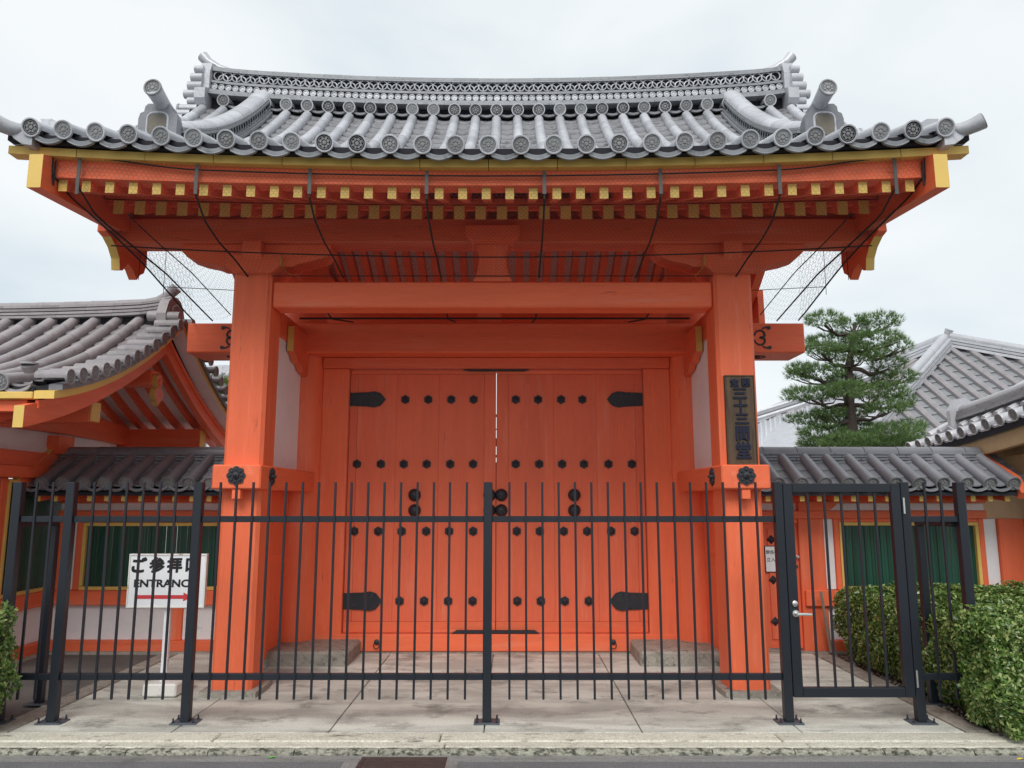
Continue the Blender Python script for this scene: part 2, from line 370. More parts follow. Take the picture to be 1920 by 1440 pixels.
# ================================================================== GROUND
# ground levels: road -.06, pavement 0, yard and courtyard -.02 .. 0
st = struct(MB().box(-300, 300, -60, 600, -1.2, -.125, 0).build('ground', gravel_m))
road = struct(MB().box(-60, 60, -40, 4.9338, -.118, -.036, 0).build('road', asphalt))
gut = struct(MB().box(-60, 60, 4.934, 5.037, -.118, -.033, 0).build('gutter', gutter_m))
kerb = struct(MB().box(-12, 12, 5.06, 5.39, -.115, -.035, 0).build('kerb', granite))
x = -4.6; i = 0
while x < 6.5:                                     # rough kerb face stones
    L = .54+random.uniform(-.03, .03)
    if -1.0 < x+L/2 < -.7: L = .34
    mb = MB(); n = 14; secs = []
    v = []; yz = [(5.045, -.062), (5.038, -.024), (5.046, -.012), (5.062, -.006), (5.098, -.004), (5.102, -.05), (5.102, -.062)]
    for k in range(n+1):
        xx = x+.004+(L-.008)*k/n; e_ = 1 if 0 < k < n else .0
        for q, (yy, zz) in enumerate(yz):
            j = (random.uniform(-.006, .006), random.uniform(-.003, .003)) if q in (1, 2, 3) else (0, 0)
            v.append((xx, yy+j[0]+(.006 if not e_ and q < 3 else 0), zz+j[1]-(.004 if not e_ else 0)))
    kk = len(yz); f = [(a*kk+b, a*kk+b+1, (a+1)*kk+b+1, (a+1)*kk+b) for a in range(n) for b in range(kk-1)]
    f += [tuple(range(kk)), tuple(range(n*kk, (n+1)*kk))]
    mb.add(v, f); mb.build('kerb_stone', mossy, kerb, smooth=50)
    x += L
for a, b in ((-7.5, -4.9), (-4.9, -2.6), (-2.6, -.43), (-.43, 1.9), (1.9, 4.4), (4.4, 6.8)):
    MB().box(a+.003, b-.003, 5.106, 5.208, -.06, -.003, .007).build('edging_stone', granite, kerb)
for a, b in ((-7.0, -4.2), (-4.2, -1.95), (-1.95, -.473), (-.473, 1.76), (1.76, 4.1), (4.1, 6.6)):
    MB().box(a+.004, b-.004, 5.213, 5.395, -.06, .003, .010).build('edging_stone', granite, kerb)
# concrete apron slabs
pav = struct(MB().box(-3.40, 3.06, 5.405, 8.35, -.11, -.03, 0).build('pavement', gravel_m))
xs = [-3.40, -2.30, -1.24, -.19, .88, 1.96, 3.06]
for a, b in zip(xs[:-1], xs[1:]):
    MB().box(a+.0045, b-.0045, 5.402, 8.33, -.03, 0, .004).build('slab', concrete, pav)
for sx in (-1, 1):                                 # flush stone border strips either side of the apron
    x0, x1 = (-3.57, -3.408) if sx < 0 else (3.068, 3.23)
    y = 5.40
    while y < 8.2:
        L = .62+random.uniform(-.08, .08); MB().box(x0, x1, y+.004, min(y+L, 8.2)-.004, -.04, .006+random.uniform(-.003, .003), .008).build('border_stone', stone, pav); y += L
yard = struct(MB().box(-30, -3.58, 5.40, 8.15, -.12, -.012, 0).build('yard_asphalt', asphalt_yard))
plot = struct(MB().box(3.24, 30, 5.40, 8.3, -.12, -.010, 0).build('planting_soil', soil))
# pebbles beneath hedge
mb = MB()
for k in range(900):
    x_, y_ = random.uniform(3.24, 3.9), random.uniform(5.42, 8.0)
    r_ = random.uniform(.006, .016); v = [(x_+r_*1.2, y_, -.008), (x_, y_+r_, -.008), (x_-r_, y_, -.008), (x_, y_-r_, -.008), (x_, y_, -.008+r_)]
    mb.add(v, [(0, 1, 4), (1, 2, 4), (2, 3, 4), (3, 0, 4)])
tag(mb.build('pebbles', stone, stuff=True), 'small grey pebbles scattered on the soil under the right hedge', 'pebbles')
# hidden courtyard behind the gate
struct(MB().box(-40, 60, 8.36, 90, -.119, -.02, 0).build('courtyard', gravel_m))
# grate in the gutter
g = thing('drain_grate', 'rusty red-brown iron drain grate set in the gutter at the kerb', 'drain grate', (-.655, 4.85, -.037))
fr = MB(); fr.box(-.93, -.40, 4.975, 5.0, -.037, -.029, .002); fr.box(-.93, -.905, 4.55, 4.975, -.037, -.029, .002); fr.box(-.425, -.40, 4.55, 4.975, -.037, -.029, .002)
fr.build('frame', rustg, g)
bar = MB().box(-.903, -.427, -.006, .006, -.004, .004, .0015).mesh('bar', rustg, (-.665, 0, 0))
for k in range(16): put('bar', bar, g, (-.665, 4.575+.026*k, -.032))
for xx in (-.98, -.37):
    MB().box(xx-.045, xx+.045, 4.55, 5.03, -.039, -.031, .004).build('surround_stone', gutter_m, g)
def leaf(x, y, z, name, label, col, s=.03, rz=.4):
    m = mat(name+'_colour', col, .5, .15, (30, 30, 30), 0, 0)
    mb = MB(); v = [(-s, 0, .002), (-s*.3, s*.42, .008), (s*.5, s*.35, .007), (s, 0, .003), (s*.5, -s*.35, .009), (-s*.3, -s*.42, .006), (0, 0, .002)]
    ca, sa = math.cos(rz), math.sin(rz); v = [(x+a*ca-b*sa, y+a*sa+b*ca, z+c) for a, b, c in v]
    mb.add(v, [(6, i, (i+1) % 6) for i in range(6)]); tag(mb.build('fallen_leaf', m, None), label, 'leaf')
leaf(3.135, 4.965, -.033, 'yellow_leaf', 'yellow fallen leaf lying in the gutter below the right hedge', (.62, .47, .07), .03, .3)
leaf(-1.49, 4.99, -.033, 'green_leaf', 'bright green fallen leaf in the gutter left of the drain grate', (.12, .36, .06), .028, .1)

# ================================================================== TEMPLE GATE
CX = -.17
gate = thing('temple_gate', 'large vermilion temple gate with closed double doors and grey tiled roof', 'temple gate', (CX, 7.3, 0))
def kz(x): return .0125*(x-CX)**2
def rz(y):
    if y > 8.15: y = 16.3-y
    u = y-5.08; return 4.05+.25*u+.125*u*u
G = gate
# pillars
def mirror(f):
    for s_ in (-1, 1): f(s_)
def XR(a, s_): return CX+s_*a
def xs2(a, b, s_):
    p, q = XR(a, s_), XR(b, s_); return (min(p, q), max(p, q))
def pillar(s_):
    a, b = xs2(1.92, 2.25, s_); c = .028
    poly = [(a+c, 6.36), (b-c, 6.36), (b, 6.36+c), (b, 6.69-c), (b-c, 6.69), (a+c, 6.69), (a, 6.69-c), (a, 6.36+c)]
    MB().prism(poly, 'z', .045, 3.49).build('square_pillar', verm['z'], G)
    MB().prism([(a-.06, 6.29), (b+.06, 6.29), (b+.07, 6.5), (b+.05, 6.76), (a-.05, 6.76), (a-.07, 6.5)], 'z', -.02, .045).build('pillar_base_stone', stone, G)
    p = MB(); p.lathe([(.245, .135), (.248, .3), (.24, 1.8), (.225, 4.6)], 'z', (XR(2.10, s_), 8.15, 0), 32, 0, 1)
    p.build('round_pillar', verm['z'], G, smooth=40)
    q0, q1 = xs2(1.38, 2.42, s_)
    MB().box(q0, q1, 7.43, 8.6, -.02, .135, .02).build('plinth_stone', stone, G)
    # waist tie beam wrapping the pillar (front to back)
    w0, w1 = xs2(1.885, 2.285, s_)
    MB().box(w0, w1, 6.235, 7.93, 1.635, 1.835, .012).build('waist_beam', verm['y'], G)
    pg = xs2(2.05, 2.12, s_)
    MB().box(pg[0], pg[1], 6.25, 6.34, 1.555, 1.633, .004).build('wedge_peg', verm['z'], G)
    # plaster panel between pillars, with top beam
    u0, u1 = xs2(2.07, 2.11, s_)
    MB().box(u0, u1, 6.69, 7.94, 1.836, 3.10, .002).build('plaster_panel', white, G)
    v0, v1 = xs2(2.062, 2.2, s_)
    MB().box(v0, v1, 6.70, 7.94, 3.101, 3.36, .008).build('side_beam', verm['y'], G)
    MB().box(*xs2(2.135, 2.2, s_), 6.70, 7.94, .92, 1.03, .006).build('low_tie', verm['y'], G)
    MB().box(*xs2(2.14, 2.17, s_), 7.25, 8.0, .08, 1.634, .003).build('lower_panel', verm['z'], G)
    # nosed bracket with ochre end under the lintel
    prof = [(7.36, 3.33), (7.36, 3.03), (7.42, 3.0), (7.47, 2.93), (7.6, 2.90), (7.66, 2.83), (7.94, 2.80), (7.94, 3.10), (7.5, 3.10)]
    prof = [(7.36, 3.26), (7.36, 3.0), (7.44, 2.985), (7.52, 2.93), (7.64, 2.92), (7.74, 2.86), (7.90, 2.84), (7.90, 3.26)]
    n0, n1 = xs2(1.99, 2.058, s_)
    MB().prism(prof, 'x', n0, n1).build('bracket_nose', verm['y'], G)
    MB().box(n0+.004, n1-.004, 7.352, 7.3595, 3.005, 3.255, 0).build('bracket_tip', ochre, G)
    # big rafters bearing arms on the pillar head
    cxp = XR(2.085, s_)
    d_ = .30
    MB().prism([(cxp-.16, 3.49), (cxp+.16, 3.49), (cxp+.235, 3.56), (cxp+.235, 3.66), (cxp-.235, 3.66), (cxp-.235, 3.56)], 'y', 6.345, 6.72).build('bearing_block', verm['x'], G)
    arm = [(cxp-.66, 3.775), (cxp-.66, 3.72), (cxp-.6, 3.66), (cxp-.5, 3.625), (cxp-.38, 3.60), (cxp-.32, 3.575), (cxp+.32, 3.575), (cxp+.38, 3.60), (cxp+.5, 3.625), (cxp+.6, 3.66), (cxp+.66, 3.72), (cxp+.66, 3.775)]
    io = -s_; MB().box(*sorted((cxp+io*.2355, cxp+io*.240)), 6.35, 6.715, 3.565, 3.655, 0).build('ochre_end', ochre, G)
    MB().prism(arm, 'y', 6.42, 6.64).build('boat_bracket', verm['x'], G)
    nose = [(6.30, 3.77), (6.30, 3.68), (6.36, 3.60), (6.42, 3.57), (7.9, 3.57), (7.9, 3.77)]
    MB().prism(nose, 'x', cxp-.08, cxp+.08).build('cross_beam', verm['y'], G)
    # tall cross frame above (side truss)
    MB().box(cxp-.09, cxp+.09, 6.2, 10.1, 4.005, 4.20, .006).build('truss_beam', verm['y'], G)
    MB().box(cxp-.07, cxp+.07, 8.05, 8.25, 4.2, 4.95, .006).build('king_post', verm['z'], G)
mirror(pillar)
# iron flower bosses on the waist beams
def flower(r, petals=8, depth=.02):
    mb = MB(); n = petals*6; poly = []
    for k in range(n):
        a = 2*math.pi*k/n; rr = r*(.84+.16*abs(math.cos(a*petals/2))) ; poly.append((rr*math.cos(a), rr*math.sin(a)))
    mb.prism(poly, 'y', -depth*.5, 0)
    for k in range(petals):
        a = 2*math.pi*k/petals; mb.lathe([(r*.17, depth*.5), (r*.12, depth*.85), (.0001, depth)], 'y', (r*.62*math.cos(a), 0, r*.62*math.sin(a)), 7)
    mb.lathe([(r*.36, depth*.5), (r*.34, depth*1.1), (r*.2, depth*1.3), (r*.1, depth*2.0), (.0001, depth*2.3)], 'y', (0, 0, 0), 10)
    return mb.mesh('flower_boss', iron, smooth=30)
fl = flower(.078)
for s_ in (-1, 1):
    put('flower_boss', fl, G, (XR(2.085, s_), 6.234, 1.745))
    put('flower_boss', fl, G, (XR(1.884, s_), 6.52, 1.745), (0, 0, R(90)*-s_))
# front tie beam, lintel, door frame
beam('front_tie_beam', G, XR(1.918, -1), XR(1.918, 1), 6.405, 6.64, 3.205, 3.435, c=.014)
beam('great_lintel', G, CX-3.25, CX+3.25, 7.8, 8.28, 3.075, 3.392, c=.012)
beam('door_head', G, CX-1.87, CX+1.87, 8.05, 8.2, 2.955, 3.072, c=.006)
for s_ in (-1, 1):
    a, b = xs2(1.59, 1.872, s_); beam('door_jamb', G, a, b, 8.08, 8.24, .03, 2.953, c=.008)
beam('threshold', G, CX-1.872, CX+1.872, 8.075, 8.30, .012, .182, m=verm['x'], c=.008)
beam('threshold_stone', G, CX-1.376, CX+1.376, 8.03, 8.4, -.02, .010, m=stone)
# door leaves: boards
for s_ in (-1, 1):
    dl = MB().box(*xs2(.0035, 1.585, s_), 8.19, 8.21, .19, 2.945, 0).build('door_leaf', door_m, G)
    edges = [.003, .13, .62, 1.08, 1.50, 1.583]
    for a, b in zip(edges[:-1], edges[1:]):
        p, q = xs2(a+.0005, b-.0005, s_); dy = random.uniform(-.0015, .0015)
        MB().box(p, q, 8.150+dy-(.006 if b-a < .2 else 0), 8.188, .30, 2.90, .0015).build('plank', door_m, dl)
    p, q = xs2(.0035, 1.583, s_)
    MB().box(p, q, 8.141, 8.188, .1875, .298, .004).build('bottom_rail', verm['x'], dl)
    MB().box(p, q, 8.143, 8.188, 2.902, 2.948, .004).build('top_rail', verm['x'], dl)
for a, b in ((.19, 1.95), (2.0, 2.03), (2.12, 2.21), (2.30, 2.315), (2.44, 2.47)): beam('slit_blocker', G, CX-.02, CX+.02, 8.212, 8.225, a, b)  # added unseen behind the seam to block and break up the bright slit
hexm = MB(); hexm.prism([(.050*math.cos(R(30+60*k)), .050*math.sin(R(30+60*k))) for k in range(6)], 'y', -.008, 0)
hexm.lathe([(.028, .008), (.027, .022), (.018, .028), (.012, .036), (.0001, .042)], 'y', (0, 0, 0), 12)
for k in range(6): hexm.lathe([(.0075, .008), (.006, .012), (.0001, .014)], 'y', (.036*math.cos(R(60*k+30)), 0, .036*math.sin(R(60*k+30))), 6)
hexm = hexm.mesh('hexagonal_boss', iron, smooth=30)
FL = 8.149
def Wp(px, py, Y):        # where the view ray through a photograph pixel meets the plane at depth Y (used to read off measured positions)
    t = math.tan(math.atan((720-py)/FPX)+PITCH); z = EYE+t*Y; w = Y*math.cos(PITCH)+(z-EYE)*math.sin(PITCH)
    return (px-960)*w/FPX, z
for yy, xs_ in ((749, (760, 803, 846, 888, 967, 1009, 1052, 1092)), (870, (669, 714, 757, 800, 844, 887, 967, 1011, 1054, 1095, 1141, 1185)),
               (996, (664, 709, 753, 799, 842, 887, 969, 1012, 1057, 1101, 1146, 1190)), (1127, (749, 795, 840, 886, 970, 1014, 1059, 1104))):
    for x_ in xs_:
        X, Z = Wp(x_, yy, FL-.01); put('hexagonal_boss', hexm, G, (X, FL-.004, Z), (0, R(random.uniform(-4, 4)), 0))
stud = MB(); stud.lathe([(.0665, 0), (.0665, .012), (.060, .032), (.045, .052), (.024, .065), (.0001, .069)], 'y', (0, 0, 0), 24)
stud = stud.mesh('round_stud', iron, smooth=60)
for x_ in (777, 918, 940, 1077):
    for yy in (928, 957):
        X, Z = Wp(x_, yy, FL-.02)
        put('round_stud', stud, G, (X, FL-.001, Z))
def hinge(s_, z, x0, x1, h):
    # strap from the jamb side towards the centre; x0 outer, x1 tip (distances from centre)
    o, t = x0, x1; pts = []
    base = [(o, h*.42), (t+.20, h*.46), (t+.12, h*.52), (t+.06, h*.42), (t+.025, h*.2), (t, 0)]
    poly = [(XR(a, s_), z+b) for a, b in base]+[(XR(a, s_), z-b) for a, b in base[-2::-1]]
    mb = MB(); mb.prism(poly, 'y', FL-.014, FL-.0005)
    for k in range(6):
        a = t+.06+k*(o-t-.08)/5
        for q in (-1, 1): mb.lathe([(.009, 0), (.007, .008), (.0001, .010)], 'y', (XR(a, s_), FL-.014, z+q*h*.34), 7)
    mb.build('hinge_plate', iron, G)
for s_ in (-1, 1):
    z1 = Wp(680, 749, FL)[1]; z2 = Wp(670, 1127, FL)[1]
    hinge(s_, z1, 1.583, 1.20, .17); hinge(s_, z2, 1.64 if s_ < 0 else 1.64, 1.19, .19)
MB().prism([(CX-.36, 2.948), (CX-.3, 2.932), (CX+.3, 2.932), (CX+.36, 2.948)], 'y', 8.105, 8.139).build('top_latch_plate', iron, G)
MB().prism([(CX-.45, .19), (CX-.40, .218), (CX+.40, .218), (CX+.45, .19)], 'y', 8.10, 8.139).build('bottom_latch_plate', iron, G)
for x_ in (706, 1150):
    X, Z = Wp(x_, 1204, 8.07)
    mb = MB(); mb.lathe([(.028, 0), (.026, .012), (.01, .022), (.0001, .024)], 'y', (X, 8.074, Z), 12)
    mb.tube([(X+.028*math.cos(a), 8.055, Z-.03+.033*math.sin(a)) for a in np.linspace(0, 2*math.pi, 19)], .0045, 6, caps=False)
    mb.build('ring_pull', iron, G, smooth=40)
# purlins
beam('front_purlin', G, CX-3.36, CX+3.36, 6.37, 6.62, 3.777, 4.003, c=.012)
beam('rear_purlin', G, CX-3.36, CX+3.36, 9.70, 9.93, 3.777, 4.003, c=.012)
beam('ridge_purlin', G, CX-3.36, CX+3.36, 8.03, 8.27, 4.955, 5.18, c=.012)
beam('rear_tie_beam', G, CX-2.25, CX+2.25, 9.66, 9.9, 3.205, 3.435, c=.012)
for s_ in (-1, 1):
    a, b = xs2(1.92, 2.25, s_); beam('square_pillar', G, a, b, 9.62, 9.95, .0, 3.56, c=.02)
# centre strut with block
MB().prism([(CX-.235, 3.905), (CX+.235, 3.905), (CX+.235, 3.83), (CX+.225, 3.805), (CX+.17, 3.77), (CX-.17, 3.77), (CX-.225, 3.805), (CX-.235, 3.83)], 'y', 6.29, 6.60).build('centre_block', verm['x'], G)
MB().prism([(CX-.15, 3.768), (CX+.15, 3.768), (CX+.12, 3.70), (CX+.12, 3.60), (CX+.14, 3.50), (CX+.17, 3.437), (CX-.17, 3.437), (CX-.14, 3.50), (CX-.12, 3.60), (CX-.12, 3.70)], 'y', 6.40, 6.58).build('centre_strut', verm['z'], G)
MB().box(CX-.09, CX+.09, 6.62, 8.0, 3.80, 3.95, .006).build('centre_tie', verm['y'], G)
MB().box(CX-.2, CX+.05, 7.95, 8.2, 3.395, 3.62, .006).build('lintel_block', verm['x'], G)
# pendant boards hiding purlin ends
for s_ in (-1, 1):
    a, b = xs2(3.30, 3.375, s_)
    for yf, sg in ((6.5, 1), (9.8, -1)):
        pr = [(-.27, 4.12), (.42, 4.20), (.44, 3.76), (.40, 3.66), (.33, 3.62), (.28, 3.56), (.20, 3.63), (.10, 3.66), (.02, 3.57), (-.03, 3.56), (-.05, 3.66), (-.12, 3.74), (-.22, 3.80), (-.30, 3.82)]
        mb = MB(); mb.prism([(yf+sg*p, q) for p, q in pr], 'x', a, b, 0, side=1)
        mb.m[:] = [0]*len(mb.m)
        for k in (7, 9, 10, 11): mb.m[k] = 1
        mb.build('pendant_board', [verm['y'], ochre], G)
# rafters
def slab_tilt(mb, x0, x1, y0, z0, y1, z1, h, mi=0, capmi=1):
    v = [(x0, y0, z0), (x1, y0, z0), (x1, y0, z0+h), (x0, y0, z0+h), (x0, y1, z1), (x1, y1, z1), (x1, y1, z1+h), (x0, y1, z1+h)]
    return mb.add(v, [(0, 1, 2, 3), (4, 7, 6, 5), (0, 4, 5, 1), (1, 5, 6, 2), (2, 6, 7, 3), (3, 7, 4, 0)], [capmi, mi, mi, mi, mi, mi])
SR = .1745
base_r = slab_tilt(MB(), -.042, .042, 0, 0, 2.2, 2.2*.47, .115)
base_me = base_r.mesh('rafter', [verm['y'], ochre])
fly_me = slab_tilt(MB(), -.032, .032, 0, 0, .9, .9*.36, .088).mesh('flying_rafter', [verm['y'], ochre])
bl = lambda y: 3.815+.47*((y if y < 8.15 else 16.3-y)-5.915)
for k in range(-18, 18):
    xx = CX+SR*(k+.5)
    put('rafter', base_me, G, (xx, 5.915, 3.815+.4*kz(xx)))
    put('rafter', base_me, G, (xx, 16.3-5.915, 3.815+.4*kz(xx)), (0, 0, math.pi))
su = .1735
for k in range(-18, 19):
    xx = CX-.02+su*k
    put('flying_rafter', fly_me, G, (xx, 5.30, 3.735+.5*kz(xx)))
# curved boards along x
def xboard(name, m, y0, y1, z0, z1, kf, x0=-3.3, x1=3.3, n=12, parent=G, slope=0):
    mb = MB(); path = [(CX+x0+(x1-x0)*i/n, 0, kf*kz(CX+x0+(x1-x0)*i/n)) for i in range(n+1)]
    sec = [(0, y0, z0), (0, y1, z0+slope), (0, y1, z1+slope), (0, y0, z1)]
    mb.sweep(path, sec); return mb.build(name, m, parent)
def xboard2(name, m, y0, y1, z0, k0, z1, k1, x0=-3.19, x1=3.19, n=14):
    mb = MB(); xs_ = [CX+x0+(x1-x0)*i/n for i in range(n+1)]
    mb.sweep([(x_, 0, 0) for x_ in xs_], lambda i: [(0, y0, z0+k0*kz(xs_[i])), (0, y1, z0+k0*kz(xs_[i])), (0, y1, z1+k1*kz(xs_[i])), (0, y0, z1+k1*kz(xs_[i]))]); return mb.build(name, m, G)
xboard2('eave_board', verm['x'], 5.262, 5.40, 3.825, .5, 3.935, .72)
xboard2('rafter_infill', verm['x'], 5.98, 6.02, 3.925, .4, 4.08, .5)
xboard2('purlin_infill', verm['x'], 6.49, 6.53, 3.995, 0, 4.26, .4)
xboard('rafter_tie_board', verm['x'], 5.93, 6.03, 3.948, 4.0, .45, -3.18, 3.18)
ycuts = np.linspace(-3.50, 3.50, 15)
for a, b in zip(ycuts[:-1], ycuts[1:]):
    xboard('ochre_fascia', ochre, 5.195+random.uniform(-.001, .001), 5.30, 3.936, 3.996, .70, a+.0025, b-.0025, 2)
xboard('tile_batten', gap_m, 5.15, 5.35, 3.998, 4.055, .82, -3.48, 3.48)
# roof deck and soffits
def deck(front):
    mb = MB(); n = 14; ys = [5.36, 5.6, 5.93, 6.4, 7.0, 7.6, 8.15] if front else [8.151, 8.7, 9.3, 9.9, 10.37, 10.7, 10.94]
    for i in range(n):
        xa, xb = CX-3.34+6.68*i/n, CX-3.34+6.68*(i+1)/n
        for ya, yb in zip(ys[:-1], ys[1:]):
            for top in (0, 1):
                def z(x, y):
                    ym = min(y, 16.3-y)
                    if top: return rz(y)-.085+kz(x)
                    if ym < 5.931 and max(ya, yb) < 6: return 3.735+.088+.36*(ym-5.3)+.5*kz(x)+.002
                    return bl(y)+.117+.4*kz(x)
                v = [(xa, ya, z(xa, ya)), (xb, ya, z(xb, ya)), (xb, yb, z(xb, yb)), (xa, yb, z(xa, yb))]
                mid = (ya+yb)/2; mi = 0 if top else (2 if 6.4 < mid < 9.9 else 1)
                mb.add(v, [(0, 1, 2, 3)], mi)
    mb.build('roof_deck' if front else 'rear_roof_deck', [gap_m, verm['x'], white], G)
deck(True); deck(False)
# barge boards
def barge(s_, back):
    a, b = xs2(3.19, 3.29, s_); ys = np.linspace(5.12, 8.147, 12)
    lo = [(y, 3.75+.08*(y-5.12)+max(0, y-6.2)**1.5*.36) for y in ys]; hi = [(y, max(3.99, min(rz(y)-.06, 4.01+.50*(y-5.12)+.02))) for y in ys]
    poly = lo+hi[::-1]
    if back: poly = [(16.3-p, q) for p, q in poly]
    mb = MB(); mb.prism(poly, 'x', a, b); mb.m = [0]*len(mb.m); n = len(poly); mb.m[n-1] = 1
    mb.build('barge_board', [verm['y'], ochre], G)
for s_ in (-1, 1): barge(s_, False); barge(s_, True)
# --- roof tiles
ys = [5.10]; LT = .305
def along(y, L, f):
    for _ in range(6):
        dz = f(y+.15)-f(y); sl = dz/.15; y2 = y+L/math.sqrt(1+sl*sl); break
    return y2
y = 5.10; segs = []
while y < 7.83:
    y2 = along(y, LT-.012, rz); segs.append((y, y2)); y = y2
rt = round_tile_mesh('round_tile', LT, .052, tile); et = round_tile_mesh('eave_disc_tile', LT, .055, tile, disc=True)
for k in range(-14, 15):
    xx = CX+PITCH_T*k
    for i, (a, b) in enumerate(segs):
        pit = math.atan2(rz(b)-rz(a), b-a)
        if i == 0:
            put('eave_disc_tile', et, G, (xx, a-.02, rz(a)+kz(xx)), (pit*1.0, R(random.uniform(-1.5, 1.5)), 0))
        else: put('round_tile', rt, G, (xx+random.uniform(-.002, .002), a, rz(a)+kz(xx)+random.uniform(-.001, .002)), (pit, 0, 0))
# upper disc row under the ridge
ud = round_tile_mesh('ridge_foot_disc', .30, .056, tile, disc=True)
for k in range(-13, 14):
    if abs(k) == 12: continue
    xx = CX+PITCH_T*k; put('ridge_foot_disc', ud, G, (xx, 7.84, 5.825+kz(xx)), (R(14), 0, 0))
# eave pan tiles with moulded front edge
def pan_front(name, m, sag=.048, h=.034, L=.2):
    mb = MB(); hw = PITCH_T/2-.004; n = 10; v = []
    for (y, top) in ((0, 1), (0, 0), (L, 0), (L, 1)):
        pass
    arc = [(-hw+2*hw*i/n, -sag*math.cos(math.pi*(-.5+i/n)*.98)) for i in range(n+1)]
    poly = [(a, b) for a, b in arc]+[(a*.98, b-h*(1 if 0 < i < n else .5)) for i, (a, b) in reversed(list(enumerate(arc)))]
    mb.prism(poly, 'y', 0, .02); poly2 = [(a, b) for a, b in arc]+[(a, b-.014) for a, b in arc[::-1]]
    mb.prism(poly2, 'y', .0205, L)
    for i in range(3): pass
    lip = [(a, b-h+.006) for a, b in arc[1:-1]]
    mb.tube([(a, -.002, b) for a, b in lip], .005, 5)
    return mb.mesh(name, [m], smooth=35)
pf = pan_front('eave_pan_tile', tile_e, .040, .040); pu = pan_front('ridge_foot_pan', tile_e, .034, .028, .12)
for k in range(-14, 14):
    xx = CX+PITCH_T*(k+.5); put('eave_pan_tile', pf, G, (xx, 5.092, 4.022+kz(xx)), (R(12), -math.atan(.025*(xx-CX)), 0))
for k in range(-13, 13):
    xx = CX+PITCH_T*(k+.5); put('ridge_foot_pan', pu, G, (xx, 7.86, 5.808+kz(xx)), (R(12), -math.atan(.025*(xx-CX)), 0))
def pan_courses(f, kzf, y0, y1, xc, count, step, off=-.035, sag=.030, lip=.034, sgn=1, name='pan_tiles', m=tile, parent=G, pitch=PITCH_T, thing_=None):
    mb = MB(); n = 6; hw = pitch/2-.012
    for c in range(count):
        x0 = xc+pitch*c; y = y0
        while y < y1-.01:
            yb = min(y+step, y1+.01)
            v = []
            for (yy, fy, dz) in ((y+.055, y, .006), (y+.002, y, lip*.48), (y, y, lip*.5), (y, y, lip), (yb+.06, yb+.06, lip*.18)):
                for i in range(n+1):
                    a = -1+2*i/n; xx = x0+hw*a; v.append((xx, yy, f(fy)+kzf(xx)+off-sag*(1-a*a)+dz))
            fcs = [(j*(n+1)+i, j*(n+1)+i+1, (j+1)*(n+1)+i+1, (j+1)*(n+1)+i) for j in range(4) for i in range(n)]
            mb.add(v, fcs); y = yb
    return mb.build(name, m, parent, stuff=True)
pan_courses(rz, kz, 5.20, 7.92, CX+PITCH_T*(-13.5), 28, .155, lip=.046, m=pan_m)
# rear slope: mirrored courses and round rows in one mesh
mb = MB()
for k in range(-14, 15):
    xx = CX+PITCH_T*k; mb.tube([(xx, y_, rz(y_)+kz(xx)) for y_ in np.linspace(8.3, 11.22, 8)], .052, 8)
mb.build('rear_round_tiles', tile, G, stuff=True, smooth=40)
# verge tiles
vt = round_tile_mesh('verge_tile', .20, .050, tile, disc=True)
for s_ in (-1, 1):
    for sgn in (1, -1):
        y = 5.33
        while y < 7.95:
            yy = y if sgn > 0 else 16.3-y
            xx = XR(3.50, s_); put('verge_tile', vt, G, (xx, yy, rz(yy)+kz(xx)+.0), (0, 0, R(90)*s_), label=None)
            y += .165
    # corner tip tile and fin
    x0, x1 = XR(3.28, s_), XR(3.60, s_)
    mb = MB(); p0 = Vector((x0, 5.20, rz(5.2)+kz(x0)+.01)); p1 = Vector((XR(3.52, s_), 5.04, 4.215))
    pts = [p0.lerp(p1, t)+Vector((0, 0, -.035*math.sin(math.pi*t))) for t in np.linspace(0, 1, 7)]
    mb.tube(pts, [.050, .050, .050, .051, .053, .056, .061], 14)
    dv = (pts[-1]-pts[-2]).normalized(); q = dv.cross(Vector((0, 0, 1))).normalized(); w_ = q.cross(dv)
    ring = [pts[-1]+dv*.003+(q*math.cos(a)+w_*math.sin(a))*.051 for a in np.linspace(0, 2*math.pi, 17)]
    mb.tube(ring, .006, 5, mi=1, caps=False)
    mb.build('corner_tip_tile', [tile, disc_m], G, smooth=40)
    px_, py_ = XR(3.31, s_), 5.28; zz = rz(5.35)+kz(px_)+.05
    MB().prism([(px_-s_*.10, zz-.02), (px_-s_*.06, zz+.05), (px_+s_*.0, zz+.085), (px_+s_*.09, zz+.085), (px_+s_*.075, zz+.06), (px_+s_*.09, zz+.02), (px_+s_*.02, zz-.02)], 'y', 5.36, 5.42).build('corner_fin', tile, G)
    # corner closing pan, hanging below the tip
    mb = MB(); mb.prism([(XR(3.27, s_), 4.17), (XR(3.46, s_), 4.18), (XR(3.40, s_), 4.11), (XR(3.34, s_), 4.07), (XR(3.27, s_), 4.06)], 'y', 5.10, 5.25)
    mb.build('corner_pan_tile', tile, G)
    # verge underside strip
    a, b = xs2(3.29, 3.47, s_); ysv = np.linspace(5.2, 11.1, 25)
    mb = MB(); mb.prism([(y_, rz(y_)+kz(XR(3.4, s_))-.115) for y_ in ysv]+[(y_, rz(y_)+kz(XR(3.4, s_))-.035) for y_ in ysv[::-1]], 'x', a, b); mb.build('verge_bed', tile_d, G)
